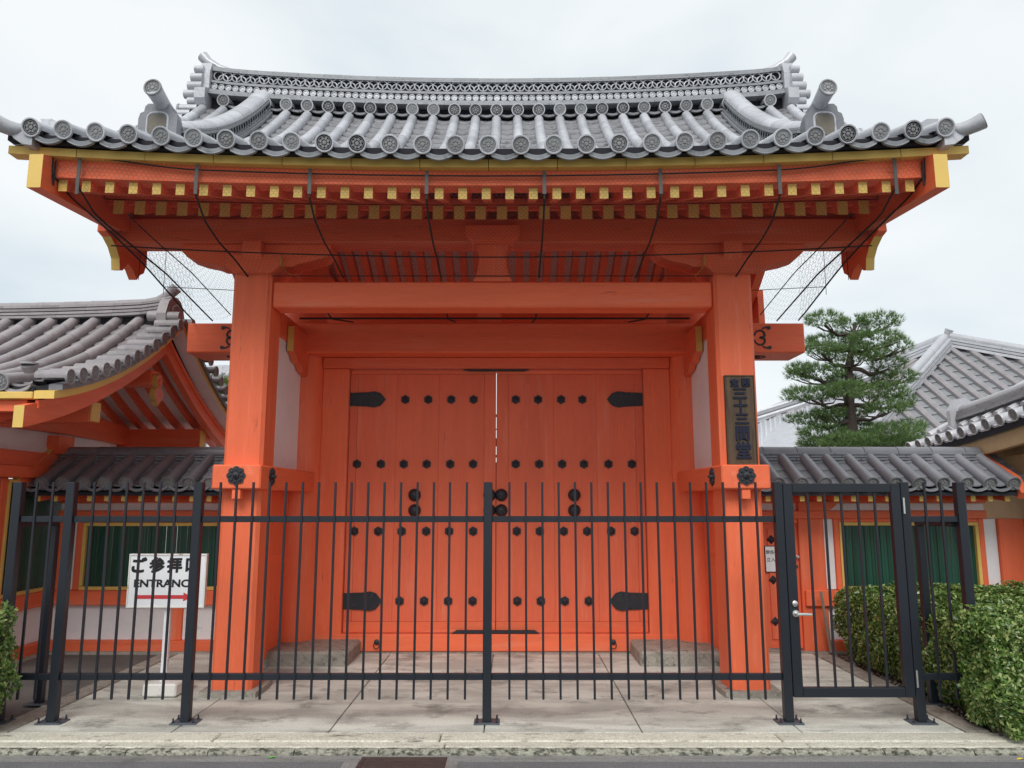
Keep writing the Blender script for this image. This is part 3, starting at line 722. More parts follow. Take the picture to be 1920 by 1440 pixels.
# --- descending ridges
def drop_ridge(s_):
    xc = XR(2.64, s_); ysr = np.linspace(5.84, 7.86, 22)
    zb = lambda y_: rz(y_)+kz(xc)-.02
    path = [(xc, y_, zb(y_)) for y_ in ysr]
    rec = lambda hw, a, b: [(-hw, 0, a), (hw, 0, a), (hw, 0, b), (-hw, 0, b)]
    for hw, a, b in ((.150, .0, .034), (.135, .037, .066), (.125, .150, .176), (.115, .179, .200)):
        MB().sweep(path, rec(hw, a, b)).build('flat_ridge_tile', tile_e, G)
    MB().sweep(path, rec(.095, .066, .15)).build('ridge_core', gap_m, G)
    ring = MB(); ring.tube([(0, .034*math.cos(a), .034*math.sin(a)) for a in np.linspace(0, 2*math.pi, 13)], .0055, 4, caps=False)
    rm = ring.mesh('ring_tile', tile_e)
    for sd in (-1, 1):
        y_ = 5.93
        while y_ < 7.78:
            put('ring_tile', rm, G, (xc+sd*.105, y_, zb(y_)+.108)); y_ += .062
    # cap tiles
    y_ = 5.84
    cap = MB(); n = 10; v = []
    L = .26
    for yy, k_ in ((0, 1.0), (.012, 1.02), (L, .985)):
        for j in range(n+1):
            an = math.pi*j/n; v.append((.102*k_*math.cos(an), yy, .062*k_*math.sin(an)))
    cap.add(v, [(i*(n+1)+j, i*(n+1)+j+1, (i+1)*(n+1)+j+1, (i+1)*(n+1)+j) for i in range(2) for j in range(n)]+[tuple(range(n+1))])
    cm = cap.mesh('ridge_cap_tile', tile, smooth=40)
    while y_ < 7.80:
        y2 = along(y_, L-.006, rz); put('ridge_cap_tile', cm, G, (xc, y_, zb(y_)+.199), (math.atan2(zb(y2)-zb(y_), y2-y_), 0, 0)); y_ = y2
    # ogre-tile end plate
    z0 = rz(5.76)+kz(xc)-.02; hw = .155
    poly = [(-hw, 0), (-hw*1.02, .19), (-hw*.93, .225), (-hw*.74, .235), (-hw*.70, .268), (-hw*.55, .285), (hw*.55, .285), (hw*.70, .268), (hw*.74, .235), (hw*.93, .225), (hw*1.02, .19), (hw, 0), (hw*.3, 0), (0, -.0), (-hw*.3, 0)]
    xo = XR(2.70, s_)
    pl = MB().prism([(xo+a, z0+b*1.36) for a, b in poly], 'y', 5.74, 5.83); pl = pl.build('ridge_end_plate', tile_d, G)
    sg_ = lambda v: math.copysign(abs(v)**.62, v)
    e_ = [(.088*sg_(math.cos(a))*(1-.05*abs(math.cos(2*a))**6), .092*sg_(math.sin(a))) for a in np.linspace(0, 2*math.pi, 41)]
    MB().tube([(xo+a, 5.738, z0+.205+b*1.15) for a, b in e_], .009, 6, caps=False).build('plate_rim', tile, pl)
    MB().tube([(xo+a*.86, 5.738, z0+.205+b*1.15*.86) for a, b in e_], .005, 5, caps=False).build('plate_rim', tile_d, pl)
    MB().prism([(xo+a*.84, z0+.205+b*1.15*.84) for a, b in e_[:-1]], 'y', 5.730, 5.741).build('bronze_panel', bronze, pl)
    for q in (-1, 1):
        MB().tube([(xo+q*(.165+.035*t*math.cos(7*t)), 5.735, z0+.03+.035*t*math.sin(7*t)) for t in np.linspace(.1, 1, 16)], .012, 6).build('scroll', tile_d, pl, smooth=40)
    # bird-perch tile projecting forward
    mb = MB(); px_, pz_ = Wp(933-646*(-s_) if False else (287 if s_ < 0 else 1552), 165, 5.60); p1 = Vector((px_, 5.60, pz_)); p0 = Vector((xo-s_*.04, 5.98, z0+.345))
    pts = [p0.lerp(p1, t)+Vector((0, 0, -.01*math.sin(math.pi*t))) for t in np.linspace(0, 1, 7)]
    mb.tube(pts, [.054, .054, .055, .057, .060, .064, .069], 18)
    mb.build('perch_tile', tile, G, smooth=40)
    dm = MB(); disc_face(dm, .072, mi=0); dmm = dm.mesh('perch_disc', disc_m, smooth=35)
    dirv = (p1-p0).normalized(); put('perch_disc', dmm, G, p1, (math.asin(dirv.z)*-.3, 0, math.atan2(dirv.x, -dirv.y)*.6))
drop_ridge(-1); drop_ridge(1)
# --- main ridge
def rk(x): return kz(x)*1.04+max(0, abs(x-CX)-2.9)**2*.12
def ridge_layer(name, hw, a, b, m=tile_e, x0=-3.23, x1=3.23, n=24, joints=True):
    path = [(CX+x0+(x1-x0)*i/n, 8.15, rk(CX+x0+(x1-x0)*i/n)) for i in range(n+1)]
    return MB().sweep(path, [(0, -hw, a), (0, hw, a), (0, hw, b), (0, -hw, b)]).build(name, m, G)
ridge_layer('ridge_core', .155, 5.70, 6.25, gap_m)
tl = np.linspace(-3.23, 3.23, 23)
def tiled_layer(name, hw, a, b, off=0, cnt=22):
    e_ = np.linspace(-3.23, 3.23, cnt+1)+off; e_[0] = -3.23; e_[-1] = 3.23
    for p, q in zip(e_[:-1], e_[1:]):
        path = [(CX+t, 8.15, rk(CX+t)) for t in (p+.0015, (p+q)/2, q-.0015)]
        dd = random.uniform(-.002, .002)
        MB().sweep(path, [(0, -hw+dd, a), (0, hw+dd, a), (0, hw+dd, b), (0, -hw+dd, b)]).build(name, tile_e, G)
tiled_layer('flat_ridge_tile', .27, 5.902, 5.930)
tiled_layer('flat_ridge_tile', .245, 5.937, 5.968, .15)
ridge_layer('ridge_string_course', .212, 6.064, 6.092)
ridge_layer('ridge_string_course', .20, 6.215, 6.232)
tiled_layer('ridge_cover_tile', .195, 6.236, 6.268, .1)
sd = MB(); sd.lathe([(.036, 0), (.036, .014), (.030, .016), (.028, .008), (.014, .008), (.012, .012), (.0001, .013)], 'y', (0, 0, 0), 14)
sdm = sd.mesh("small_disc_tile", tile, smooth=35)
rg = MB(); rg.tube([(.052*math.cos(a), 0, .052*math.sin(a)) for a in np.linspace(0, 2*math.pi, 19)], .0075, 5, caps=False)
rgm = rg.mesh("lattice_ring_tile", tile, smooth=60)
n_ = 81
for i in range(n_):
    xx = CX-3.19+6.38*i/(n_-1); put('small_disc_tile', sdm, G, (xx, 7.955, 6.020+rk(xx)))
n_ = 62
for i in range(n_):
    xx = CX-3.16+6.32*i/(n_-1); put('lattice_ring_tile', rgm, G, (xx, 7.972, 6.171+rk(xx)))
    if i < n_-1:
        xx += 3.16/(n_-1); put('lattice_ring_tile', rgm, G, (xx, 7.978, 6.136+rk(xx)))
# ridge cap and rising horn tips
path = [(CX+t, 8.15, 6.285+rk(CX+t)) for t in np.linspace(-3.25, 3.25, 40)]
MB().tube(path, .062, 12).build('ridge_cap', tile, G, smooth=40)
for s_ in (-1, 1):
    pts = [(2.85, 6.27), (3.05, 6.30), (3.2, 6.345), (3.33, 6.42), (3.40, 6.50)]
    pth = [(XR(a, s_), 8.08, b+rk(XR(2.95, s_))) for a, b in pts]
    MB().tube(pth, [.028, .04, .05, .058, .066], 14).build('ridge_horn_tile', tile, G, smooth=45)
    a, b = xs2(3.232, 3.35, s_)
    zt = rk(XR(3.25, s_))
    pl = MB().prism([(7.86, 5.72+zt), (7.80, 5.80+zt), (7.80, 5.92+zt), (7.90, 5.97+zt), (7.90, 6.16+zt), (7.95, 6.30+zt), (8.05, 6.34+zt), (8.25, 6.34+zt), (8.35, 6.30+zt), (8.4, 6.16+zt), (8.4, 5.97+zt), (8.5, 5.92+zt), (8.5, 5.72+zt)], 'x', a, b).build('ridge_end_plate', tile, G)
    for (zz, ln, r_) in ((6.19, .10, .042), (6.085, .13, .055), (5.985, .16, .055), (5.89, .20, .05), (5.80, .15, .05)):
        x0_ = XR(3.30, s_); MB().tube([(x0_, 7.90, zz+zt), (XR(3.30+ln, s_), 7.90, zz+zt)], r_, 14).build('lobe', tile, pl, smooth=40)
# iron scrolls on the lintel ends
def scroll(mirr, s_, cx, cz, sc, y_):
    mb = MB()
    for q in (-1, 1):
        pts = []
        for t in np.linspace(0, 1, 22):
            a = 5.2*t; r = .10*(1-.62*t)
            pts.append((cx+s_*sc*(.02-r*math.cos(a)+.02), y_, cz+q*sc*(.035+r*math.sin(a))))
        mb.tube(pts, [.011*sc+.005*sc*math.sin(math.pi*t) for t in np.linspace(0, 1, 22)], 6)
        mb.prism([(cx+s_*sc*a, cz+q*sc*b) for a, b in ((.06, .13), (.12, .155), (.18, .13), (.205, .15), (.19, .19), (.12, .18), (.07, .16))], 'y', y_-.006, y_+.004)
    mb.lathe([(.026*sc, 0), (.022*sc, .012), (.0001, .018)], 'y', (cx+s_*sc*.07, y_, cz), 12)
    mb.build('scroll_fitting', iron, G, smooth=40)
for s_ in (-1, 1):
    scroll(1, s_, XR(2.76, s_), 3.235, .66, 7.797)
    mb = MB(); cx_ = XR(2.80, s_)
    mb.tube([(cx_+.10*math.cos(a), 8.04+.075*math.sin(a), 3.072) for a in np.linspace(0, 2*math.pi, 25)], .007, 5, caps=False)
    mb.tube([(cx_+.05*math.cos(a)*t*1.2, 8.04+.05*math.sin(a)*t*1.2, 3.072) for a, t in zip(np.linspace(0, 9, 24), np.linspace(.2, 1, 24))], .005, 5, caps=False)
    mb.build('underside_fitting', iron, G)

# ------------------------------------------------------------------ bird netting
net = thing('bird_net', 'wire bird netting slung under the gate eaves with black cords', 'netting', (CX, 6.3, 3.6))
prof_c = [(5.225, 3.915), (5.23, 3.72), (5.40, 3.625), (5.70, 3.56), (6.03, 3.53), (6.39, 3.47)]
prof_s = [(5.225, 3.97), (5.235, 3.74), (5.45, 3.675), (5.9, 3.64), (6.7, 3.585), (7.79, 3.42)]
def net_pt(x, v):
    ax = abs(x-CX); b = min(1, max(0, (ax-2.15)/.75)); b = b*b*(3-2*b)
    u = v*5; i = min(4, int(u)); f = u-i
    def S_(p): return (p[i][0]*(1-f)+p[i+1][0]*f, p[i][1]*(1-f)+p[i+1][1]*f)
    c_, s2 = S_(prof_c), S_(prof_s)
    yy, zz = c_[0]*(1-b)+s2[0]*b, c_[1]*(1-b)+s2[1]*b
    zz += .9*kz(x)*max(0, 1-v*2.2)-.01*math.sin(x*7.5)**2*math.sin(math.pi*v)
    if ax > 2.85:                                  # edge turns up to the barge board
        t = (ax-2.85)/.35; zz += .16*t*t*math.sin(math.pi*min(1, v*1.02))
    return Vector((x, yy, zz))
def hexnet(mb, P, U, V, cu, cv, rad):
    """hexagonal wire mesh over parameter rectangle U x V in metres mapped by P(u, v)"""
    vs = []; ed = []
    def line(a, b):
        A, B = P(*a), P(*b); vs.append((A, B))
    nu, nv = int(U/cu), int(V/cv)
    for j in range(nv+1):
        for i in range(nu):
            o = .5*cu*(j % 2); u0 = i*cu+o; v0 = j*cv
            # zigzag
            line((u0, v0), (min(U, u0+cu/2), min(V, v0+cv*.42)))
            line((min(U, u0+cu/2), min(V, v0+cv*.42)), (min(U, u0+cu), v0))
            line((min(U, u0+cu/2), min(V, v0+cv*.42)), (min(U, u0+cu/2), min(V, v0+cv)))
    A = np.array([[*a, *b] for a, b in vs]); a = A[:, :3]; b = A[:, 3:]; d = b-a; ln = np.linalg.norm(d, axis=1, keepdims=True); ok = ln[:, 0] > 1e-4
    a, b, d, ln = a[ok], b[ok], d[ok], ln[ok]; d = d/ln
    up = np.tile([.31, .9, .3], (len(a), 1)); p = np.cross(d, up); p /= np.linalg.norm(p, axis=1, keepdims=True); q = np.cross(d, p)
    out = []
    for k in range(3):
        an = 2*math.pi*k/3; off = (p*math.cos(an)+q*math.sin(an))*rad; out += [a+off, b+off]
    V_ = np.stack(out, 1).reshape(-1, 3); n = len(a); base = np.arange(n)*6
    F_ = np.concatenate([np.stack([base+2*k, base+2*k+1, base+(2*k+3) % 6, base+(2*k+2) % 6], 1) for k in range(3)])
    mb_ = (V_, F_); return mb_
def np_mesh(name, V, F, m, parent, stuff=True, smooth=False, org=(0, 0, 0)):
    me = bpy.data.meshes.new(name); V = V-np.array(org)
    me.vertices.add(len(V)); me.vertices.foreach_set('co', V.astype(np.float32).ravel())
    k = F.shape[1]; me.loops.add(F.size); me.loops.foreach_set('vertex_index', F.astype(np.int32).ravel())
    me.polygons.add(len(F)); me.polygons.foreach_set('loop_start', np.arange(0, F.size, k, dtype=np.int32))
    try: me.polygons.foreach_set('loop_total', np.full(len(F), k, dtype=np.int32))
    except Exception: pass
    me.materials.append(m); me.update(calc_edges=True); me.validate()
    return put(name, me, parent, org, stuff=stuff)
VL = 1.75
V1, F1 = hexnet(None, lambda u, v: net_pt(CX-3.2+u, v/VL), 6.40, VL, .036, .036, .0008)
np_mesh('wire_netting', V1, F1, wire_m, net, org=(CX, 6.3, 3.6))
for s_ in (-1, 1):                                  # end curtains up to the barge board
    def Pc(u, v, s_=s_):
        t = u/2.5; bot = net_pt(XR(3.2, s_), t); top_z = rz(min(bot.y, 8.1))-.30+kz(XR(3.24, s_)); w = v/1.0
        return Vector((XR(3.2+.02*w, s_), bot.y, bot.z+(max(top_z, bot.z+.02)-bot.z)*min(1, w)*(.35+.65*min(1, max(0, (t-.12)*2)))))
    V2, F2 = hexnet(None, Pc, 2.5, 1.0, .040, .04, .0013); np_mesh('wire_netting', V2, F2, wire_m, net, org=(CX, 6.3, 3.6))
for x_ in (-3.155, -2.295, -1.47, -.62, .235, 1.08, 1.945, 2.79):
    pts = [net_pt(x_, t)+Vector((0, -.004, -.006)) for t in np.linspace(0, 1, 26)]
    MB().tube(pts, .0075, 6).build('strap_cord', rope_m, net)
    mb = MB().box(x_-.013, x_+.013, 5.214, 5.219, 3.74, 3.915+.9*kz(x_), 0); mb.build('strap', strap_m, net)
MB().tube([(CX+t, 6.03-.0*t, 3.532+.010*t*t) for t in np.linspace(-3.15, 3.15, 30)], .006, 5).build('cross_cord', rope_m, net)
for v_, r_ in ((.03, .006),):
    MB().tube([net_pt(CX+t, v_)+Vector((0, -.003, -.005)) for t in np.linspace(-3.19, 3.19, 60)], r_, 5).build('cross_cord', rope_m, net)
MB().tube([net_pt(CX+t, 1.0)+Vector((0, 0, .01)) for t in np.linspace(-2.2, 2.2, 20)], .004, 5).build('cross_cord', rope_m, net)
for s_ in (-1, 1):
    MB().tube([net_pt(XR(3.19, s_), t) for t in np.linspace(0, 1, 30)], .008, 5).build('edge_cord', rope_m, net)
    MB().tube([net_pt(XR(2.72, s_), t) for t in np.linspace(.4, 1, 20)], .005, 5).build('edge_cord', rope_m, net)
    MB().tube([(XR(t, s_), 7.0, 3.515+.05*(t-2.3)) for t in np.linspace(2.3, 3.15, 8)], .0035, 5).build('cross_cord', rope_m, net)
    MB().tube([(XR(3.17, s_), 5.235, 4.0), (XR(3.18, s_), 5.25, 3.82), net_pt(XR(3.19, s_), .2)], .007, 5).build('edge_cord', rope_m, net)
    for yy in (6.75, 7.25):
        MB().tube([(XR(3.27, s_), yy, 3.55), (XR(3.27, s_), yy, rz(yy)-.25)], .003, 4).build('hanging_cord', rope_m, net)
# inner net bar behind the front beam
MB().tube([(CX-1.9, 7.2, 3.297), (CX+1.9, 7.2, 3.297)], .010, 6).build('inner_rod', rope_m, net)
for x_ in (-1.75, -.62, .23, 1.3):
    MB().tube([(x_+(x_-CX)*.05, 6.66, 3.42), (x_, 7.2, 3.29), (x_-(x_-CX)*.05, 7.78, 3.398)], .008, 5).build('inner_cord', rope_m, net)

# ------------------------------------------------------------------ name plaque
pq = thing('name_plaque', 'dark old wooden name plaque with indigo kanji on the right front pillar', 'plaque', (1.925, 6.33, 1.84))
z0, z1 = 1.845, 2.585; xa, xb = 1.805, 2.04
bd = MB().box(xa, xb, 6.325, 6.357, z0, z1, .004).build('board', plaq_m, pq)
for a, b, c_, d_ in ((xa-.008, xb+.008, z1-.004, z1+.008), (xa-.008, xb+.008, z0-.006, z0+.006)):
    MB().box(a, b, 6.320, 6.3585, c_, d_, .002).build('frame_strip', plaq_m, pq)
for a in (xa-.008, xb): MB().box(a, a+.008, 6.320, 6.3585, z0+.0065, z1-.0045, .002).build('frame_strip', plaq_m, pq)
xm = (xa+xb)/2
def zc(f): return z1-(z1-z0)*f
for ch, dx, f, w_, h_ in (('宝', -.044, .078, .074, .066), ('國', .050, .075, .070, .070), ('三', -.004, .20, .12, .092), ('十', .0, .345, .115, .125), ('三', .006, .49, .115, .09), ('間', .006, .655, .115, .125), ('堂', .008, .845, .125, .145)):
    me = text_fit(ch, w_-.008, h_-.008, .005, .008, .0035); me.materials.append(indigo)
    put('character', me, pq, (xm+dx, 6.320, zc(f)), (R(90), 0, 0))

# ------------------------------------------------------------------ metal fence
FY = 5.626
fence = thing('metal_fence', 'black-navy metal bar fence across the front of the gate', 'fence', (CX, FY, 0))
posts = [-3.234, -2.296, -.177, 1.947, 2.877]
ends = [-3.62, 3.29]
pm = MB().box(-.031, .031, -.031, .031, 0, 1.668, .004).mesh('post', fence_m)
pl_m = MB().box(-.09, .09, -.065, .065, 0, .010, .002).mesh('base_plate', galv)
bolt = MB(); bolt.lathe([(.010, 0), (.010, .008), (.006, .0085), (.006, .03), (.0001, .031)], 'z', (0, 0, 0), 8, 0, 1); bolt = bolt.mesh('bolt', iron)
for x_ in posts+ends:
    put('post', pm, fence, (x_, FY, .010), (R(random.uniform(-.1, .1)), R(random.uniform(-.12, .12)), 0))
    bp_ = put('base_plate', pl_m, fence, (x_, FY, .0005))
    for a in (-.07, .07):
        for b in (-.045, .045): put('bolt', bolt, bp_, (x_+a, FY+b, .0105))
bm_ = MB().box(-.0078, .0078, -.0078, .0078, 0, 1.52, .0012).mesh('bar', fence_m)
def section(a, b, n):
    sp = .1205; st_ = (a+b)/2-sp*(n-1)/2
    for i in range(n): put('bar', bm_, fence, (st_+sp*i+random.uniform(-.0012, .0012), FY-.012, .158), (0, R(random.uniform(-.09, .09)), 0))
    for z in (.287, 1.388): MB().box(a+.0315, b-.0315, FY-.010, FY+.026, z, z+.044, .003).build('rail', fence_m, fence)
section(-3.62, -3.234, 2); section(-3.234, -2.296, 6); section(-2.296, -.177, 16); section(-.177, 1.947, 16); section(2.877, 3.29, 2)
gl = MB().box(1.984, 2.052, FY-.030, FY+.018, .175, 1.668, .003).build('gate_leaf', fence_m, fence)
MB().box(2.772, 2.840, FY-.030, FY+.018, .175, 1.668, .003).build('stile', fence_m, gl)
MB().box(2.053, 2.771, FY-.030, FY+.018, 1.604, 1.668, .003).build('top_rail', fence_m, gl)
MB().box(2.053, 2.771, FY-.030, FY+.018, .175, .24, .003).build('bottom_rail', fence_m, gl)
gb = MB().box(-.0078, .0078, -.0078, .0078, 0, 1.366, .0012).mesh('bar', fence_m)
for i in range(5): put('bar', gb, gl, (2.412+.1225*(i-2), FY-.008, .239))
for z in (.245, 1.45): MB().tube([(2.855, FY-.040, z), (2.855, FY-.040, z+.115)], .008, 10).build('hinge', steel, gl, smooth=40)
zl = Wp(1488, 1132, 5.58)[1]
mb = MB(); mb.lathe([(.020, 0), (.020, .014), (.014, .018), (.0001, .018)], 'y', (2.022, FY-.031, zl), 18); mb.build('lock_cylinder', steel, gl, smooth=40)
zh = Wp(1500, 1151, 5.58)[1]
mb = MB(); mb.lathe([(.024, 0), (.024, .010), (.012, .012), (.012, .045), (.0001, .046)], 'y', (2.025, FY-.031, zh), 18)
mb.tube([(2.025, FY-.073, zh), (2.08, FY-.076, zh+.001), (2.125, FY-.074, zh-.002)], [.0105, .010, .0095], 10); mb.build('lever_handle', steel, gl, smooth=40)
for x_ in (-3.63, 3.235):                          # rear stays
    MB().box(x_-.028, x_+.028, 6.09, 6.146, .011, 1.352, .004).build('stay_post', fence_m, fence)
    MB().box(x_-.026, x_+.026, FY+.032, 6.145, 1.353, 1.395, .003).build('stay_arm', fence_m, fence)
    put('base_plate', pl_m, fence, (x_, 6.118, .0005))

# ------------------------------------------------------------------ entrance sign
sg = thing('entrance_sign', 'white Japanese entrance sign with red arrow on a post behind the fence', 'sign', (-2.79, 6.4, 0))
SY = 6.38
xa, xb, z0, z1 = -3.145, -2.515, .682, 1.105
MB().box(xa, xb, SY, SY+.03, z0, z1, .004).build('board', sign_w, sg)
for a, b, c_, d_ in ((xa-.004, xb+.004, z1-.010, z1+.004), (xa-.004, xb+.004, z0-.004, z0+.010)): MB().box(a, b, SY-.006, SY+.034, c_, d_, .002).build('edge_trim', sign_rust, sg)
for a in (xa-.004, xb-.008): MB().box(a, a+.012, SY-.006, SY+.034, z0+.0105, z1-.0105, .002).build('edge_trim', sign_rust, sg)
MB().box(-2.85, -2.80, SY+.035, SY+.075, .10, 1.0, .003).build('post', sign_w, sg)
MB().box(-2.93, -2.66, 6.29, 6.62, .006, .105, .012).build('base_block', sign_rust, sg)
wd = xb-xa
for i, ch in enumerate('ご参拝口'):
    me = text_fit(ch, .118 if ch != '口' else .10, .118 if ch != '口' else .10, .001, .012, .0045); me.materials.append(ink); put('character', me, sg, (xa+.082+.145*i, SY-.0015, z1-.085), (R(90), 0, 0))
me = text_fit('ENTRANCE', .50, .060, .001, .015, .0018); me.materials.append(ink); put('lettering', me, sg, (xa+.300, SY-.0015, z1-.232), (R(90), 0, 0))
MB().prism([(xa+.07, z0+.068), (xa+.46, z0+.068), (xa+.46, z0+.048), (xa+.53, z0+.083), (xa+.46, z0+.118), (xa+.46, z0+.098), (xa+.07, z0+.098)], 'y', SY-.002, SY-.0005).build('arrow', redp, sg)

# ------------------------------------------------------------------ generic tiled roof helper for the low walls and gatehouse
def roof_rows(parent, f, x0, x1, pitch, y0, y1, L, m, nm, r=.052, eave=True):
    t = round_tile_mesh(nm+'_round_tile', L+.012, r, m); t.name = 'round_tile'
    ed = round_tile_mesh(nm+'_eave_tile', L+.012, r*1.06, m, disc=True); ed.name = 'eave_disc_tile'
    k = 0
    x_ = x0
    while x_ <= x1+1e-6:
        y = y0; i = 0
        while y < y1-.05:
            y2 = along(y, L, f); p = math.atan2(f(y2)-f(y), y2-y)
            if i == 0 and eave: put('eave_disc_tile', ed, parent, (x_, y, f(y)), (p*.9, 0, 0))
            else: put('round_tile', t, parent, (x_+random.uniform(-.003, .003), y, f(y)+random.uniform(-.001, .002)), (p, 0, 0))
            y = y2; i += 1
        x_ += pitch; k += 1
def window(parent, x0, x1, z0, z1, y, n, fr=.035):
    w = MB().box(x0, x1, y+.12, y+.14, z0, z1, 0).build('window', gap_m, parent) if False else None
    w = MB()
    w.box(x0, x1, y-.012, y+.06, z1-fr, z1, .003); w.box(x0, x1, y-.012, y+.06, z0, z0+fr, .003)
    w.box(x0, x0+fr, y-.012, y+.06, z0+fr+.001, z1-fr-.001, .003); w.box(x1-fr, x1, y-.012, y+.06, z0+fr+.001, z1-fr-.001, .003)
    w = w.build('window', ochre, parent)
    a, b = x0+fr+.001, x1-fr-.001; sp = (b-a)/n
    sm = MB().box(-sp*.462, sp*.462, -.010, .010, z0+fr+.001, z1-fr-.001, .002).mesh('slat', green, (0, 0, 0))
    for i in range(n): put('slat', sm, w, (a+sp*(i+.5), y+.03+random.uniform(-.006, .006), 0), (0, R(random.uniform(-.12, .12)), R(random.uniform(-9, 9))), (random.choice((1, 1, 1, .86)), 1, 1))
    return w
def low_wall(side):
    if side > 0:
        X0, X1 = 2.33, 5.02; pitch = .2336; xd0 = 2.40; dark = tile_d
        lab = 'low tiled wall on the right with green slatted window and small vermilion door'
    else:
        X0, X1 = -4.80, -2.67; pitch = .2085; xd0 = -4.66; dark = tile_d
        lab = 'low tiled wall on the left with green slatted window behind the entrance sign'
    w = thing('tiled_wall', lab, 'wall', ((X0+X1)/2, 8.3, 0), 'low tiled walls flanking the gate')
    f = lambda y: 1.715+.60*(y-7.57)
    n = int((X1-xd0)/pitch)
    roof_rows(w, f, xd0, X1-.03, pitch, 7.57, 8.08, .56, dark, 'wall', r=.055)
    pan_courses(f, lambda x: 0, 7.60, 8.12, xd0+pitch/2-pitch, n+2, .135, off=-.035, name='pan_tiles', m=dark, parent=w, pitch=pitch, lip=.024)
    pw = pan_front('wall_eave_pan', dark, .040, .030, .1); pw.name = 'eave_pan_tile'
    for k in range(-1, n+1): put('eave_pan_tile', pw, w, (xd0+pitch*(k+.5), 7.578, 1.695), (0, 0, 0), (pitch/PITCH_T, 1, 1))
    MB().prism([(7.60, 1.62), (8.2, 1.96), (8.8, 1.62), (8.8, 1.58), (8.2, 1.60), (7.60, 1.59)], 'x', X0, X1).build('roof_bed', gap_m, w)
    mb = MB(); x_ = xd0
    while x_ < X1: mb.tube([(x_, 8.3, f(8.1)), (x_, 8.83, 1.715)], .055, 8); x_ += pitch
    mb.build('rear_round_tiles', dark, w, stuff=True, smooth=40)
    # ridge
    def lay(nm, hw, a, b, L=.34, off=0):
        e_ = list(np.arange(X0+off, X1, L)); e_ = [X0]+[q for q in e_ if X0+.05 < q < X1-.05]+[X1]
        for p, q in zip(e_[:-1], e_[1:]): MB().box(p+.0012, q-.0012, 8.2-hw, 8.2+hw, a, b, .005).build(nm, dark, w)
    lay('flat_ridge_tile', .165, 1.960, 1.984); lay('flat_ridge_tile', .15, 1.990, 2.014, off=.15); lay('flat_ridge_tile', .135, 2.020, 2.044, off=.08)
    MB().box(X0+.01, X1-.01, 8.08, 8.32, 1.90, 2.02, 0).build('ridge_core', gap_m, w)
    mb = MB(); e_ = np.arange(X0, X1, .36)
    for p in e_:
        q = min(X1, p+.36); o = MB(); o.tube([(p+.001, 8.2, 2.045), (p+.02, 8.2, 2.045), (q-.001, 8.2, 2.045)], [.098, .096, .092], 16, a0=0, a1=math.pi)
        o = [(a, b, 2.045+(c-2.045)*.75) for a, b, c in o.v], o.f
        MB().add(o[0], o[1]).build('ridge_cap_tile', dark, w, smooth=50)
    # eaves: board, rafters with ochre tips
    beam('eave_board', w, X0, X1, 7.62, 7.70, 1.60, 1.632)
    rm_ = slab_tilt(MB(), -.024, .024, 0, 0, .5, .06, .062).mesh('rafter', [verm['y'], ochre])
    x_ = X0+.06
    while x_ < X1-.03: put('rafter', rm_, w, (x_, 7.66, 1.535)); x_ += .171
    beam('soffit', w, X0, X1, 7.72, 8.14, 1.63, 1.65, m=verm['x'])
    # wall body
    MB().box(X0, X1, 8.20, 8.32, 0, 1.62, 0).build('wall_core', white_wall, w) if False else None
    beam('wall_plate', w, X0, X1, 8.12, 8.30, 1.515, 1.62)
    beam('plaster_strip', w, X0, X1, 8.165, 8.26, 1.437, 1.514, m=white_wall)
    beam('upper_beam', w, X0, X1, 8.12, 8.30, 1.352, 1.436)
    if side < 0:
        wx0, wx1 = -4.53, -2.80
        window(w, wx0, wx1, .617, 1.31, 8.15, 44)
        beam('window_head', w, X0+.32, -2.72, 8.145, 8.28, 1.311, 1.351)
        beam('sill_beam', w, X0, -2.72, 8.10, 8.30, .47, .615)
        beam('wall_post', w, wx0-.07, wx0-.002, 8.14, 8.28, .616, 1.310); beam('white_post_panel', w, wx0-.20, wx0-.072, 8.16, 8.26, .616, 1.351, m=white_wall)
        beam('wall_post', w, X0, wx0-.202, 8.14, 8.28, .616, 1.351)
        beam('window_jamb', w, wx1+.002, -2.55, 8.14, 8.28, .616, 1.310)
        # lower plaster panels split by short post
        beam('plaster_panel', w, X0, -3.58, 8.165, 8.26, .112, .469, m=white_wall); beam('short_post', w, -3.578, -3.43, 8.145, 8.28, .112, .469)
        beam('plaster_panel', w, -3.428, -2.6, 8.165, 8.26, .112, .469, m=white_wall)
        beam('base_beam', w, X0, -2.6, 8.12, 8.30, -.0, .111)
        beam('base_stone', w, X0, -2.6, 8.04, 8.118, -.03, .012, m=stone)
        # curved ochre-edged end board of the roof
        pr = [(7.50, 1.60), (7.62, 1.66), (7.8, 1.80), (8.0, 1.93), (8.2, 2.03), (8.2, 2.13), (8.02, 2.10), (7.84, 1.98), (7.66, 1.86), (7.58, 1.86), (7.50, 1.80), (7.47, 1.70)]
        mb = MB(); mb.prism(pr, 'x', X0-.10, X0-.02, 0, side=1); mb.build('end_board', [verm['y'], ochre], w)
    else:
        # door next to the pillar
        beam('door_post', w, 2.33, 2.62, 8.14, 8.28, .0, 1.351); 
        dr = MB().box(2.622, 3.02, 8.165, 8.20, .03, 1.30, .003).build('side_door', door_m, w)
        MB().box(2.70, 2.95, 8.150, 8.1645, .12, 1.25, .003).build('door_panel', door_m, dr)
        mb = MB(); mb.lathe([(.018, 0), (.018, .012), (.008, .014), (.008, .03), (.016, .034), (.012, .045), (.0001, .046)], 'y', (3.0, 8.164, .955), 14); mb.build('knob', steel, dr, smooth=40)
        MB().box(2.975, 3.005, 8.155, 8.1645, .84, .87, .002).build('lock', iron, dr)
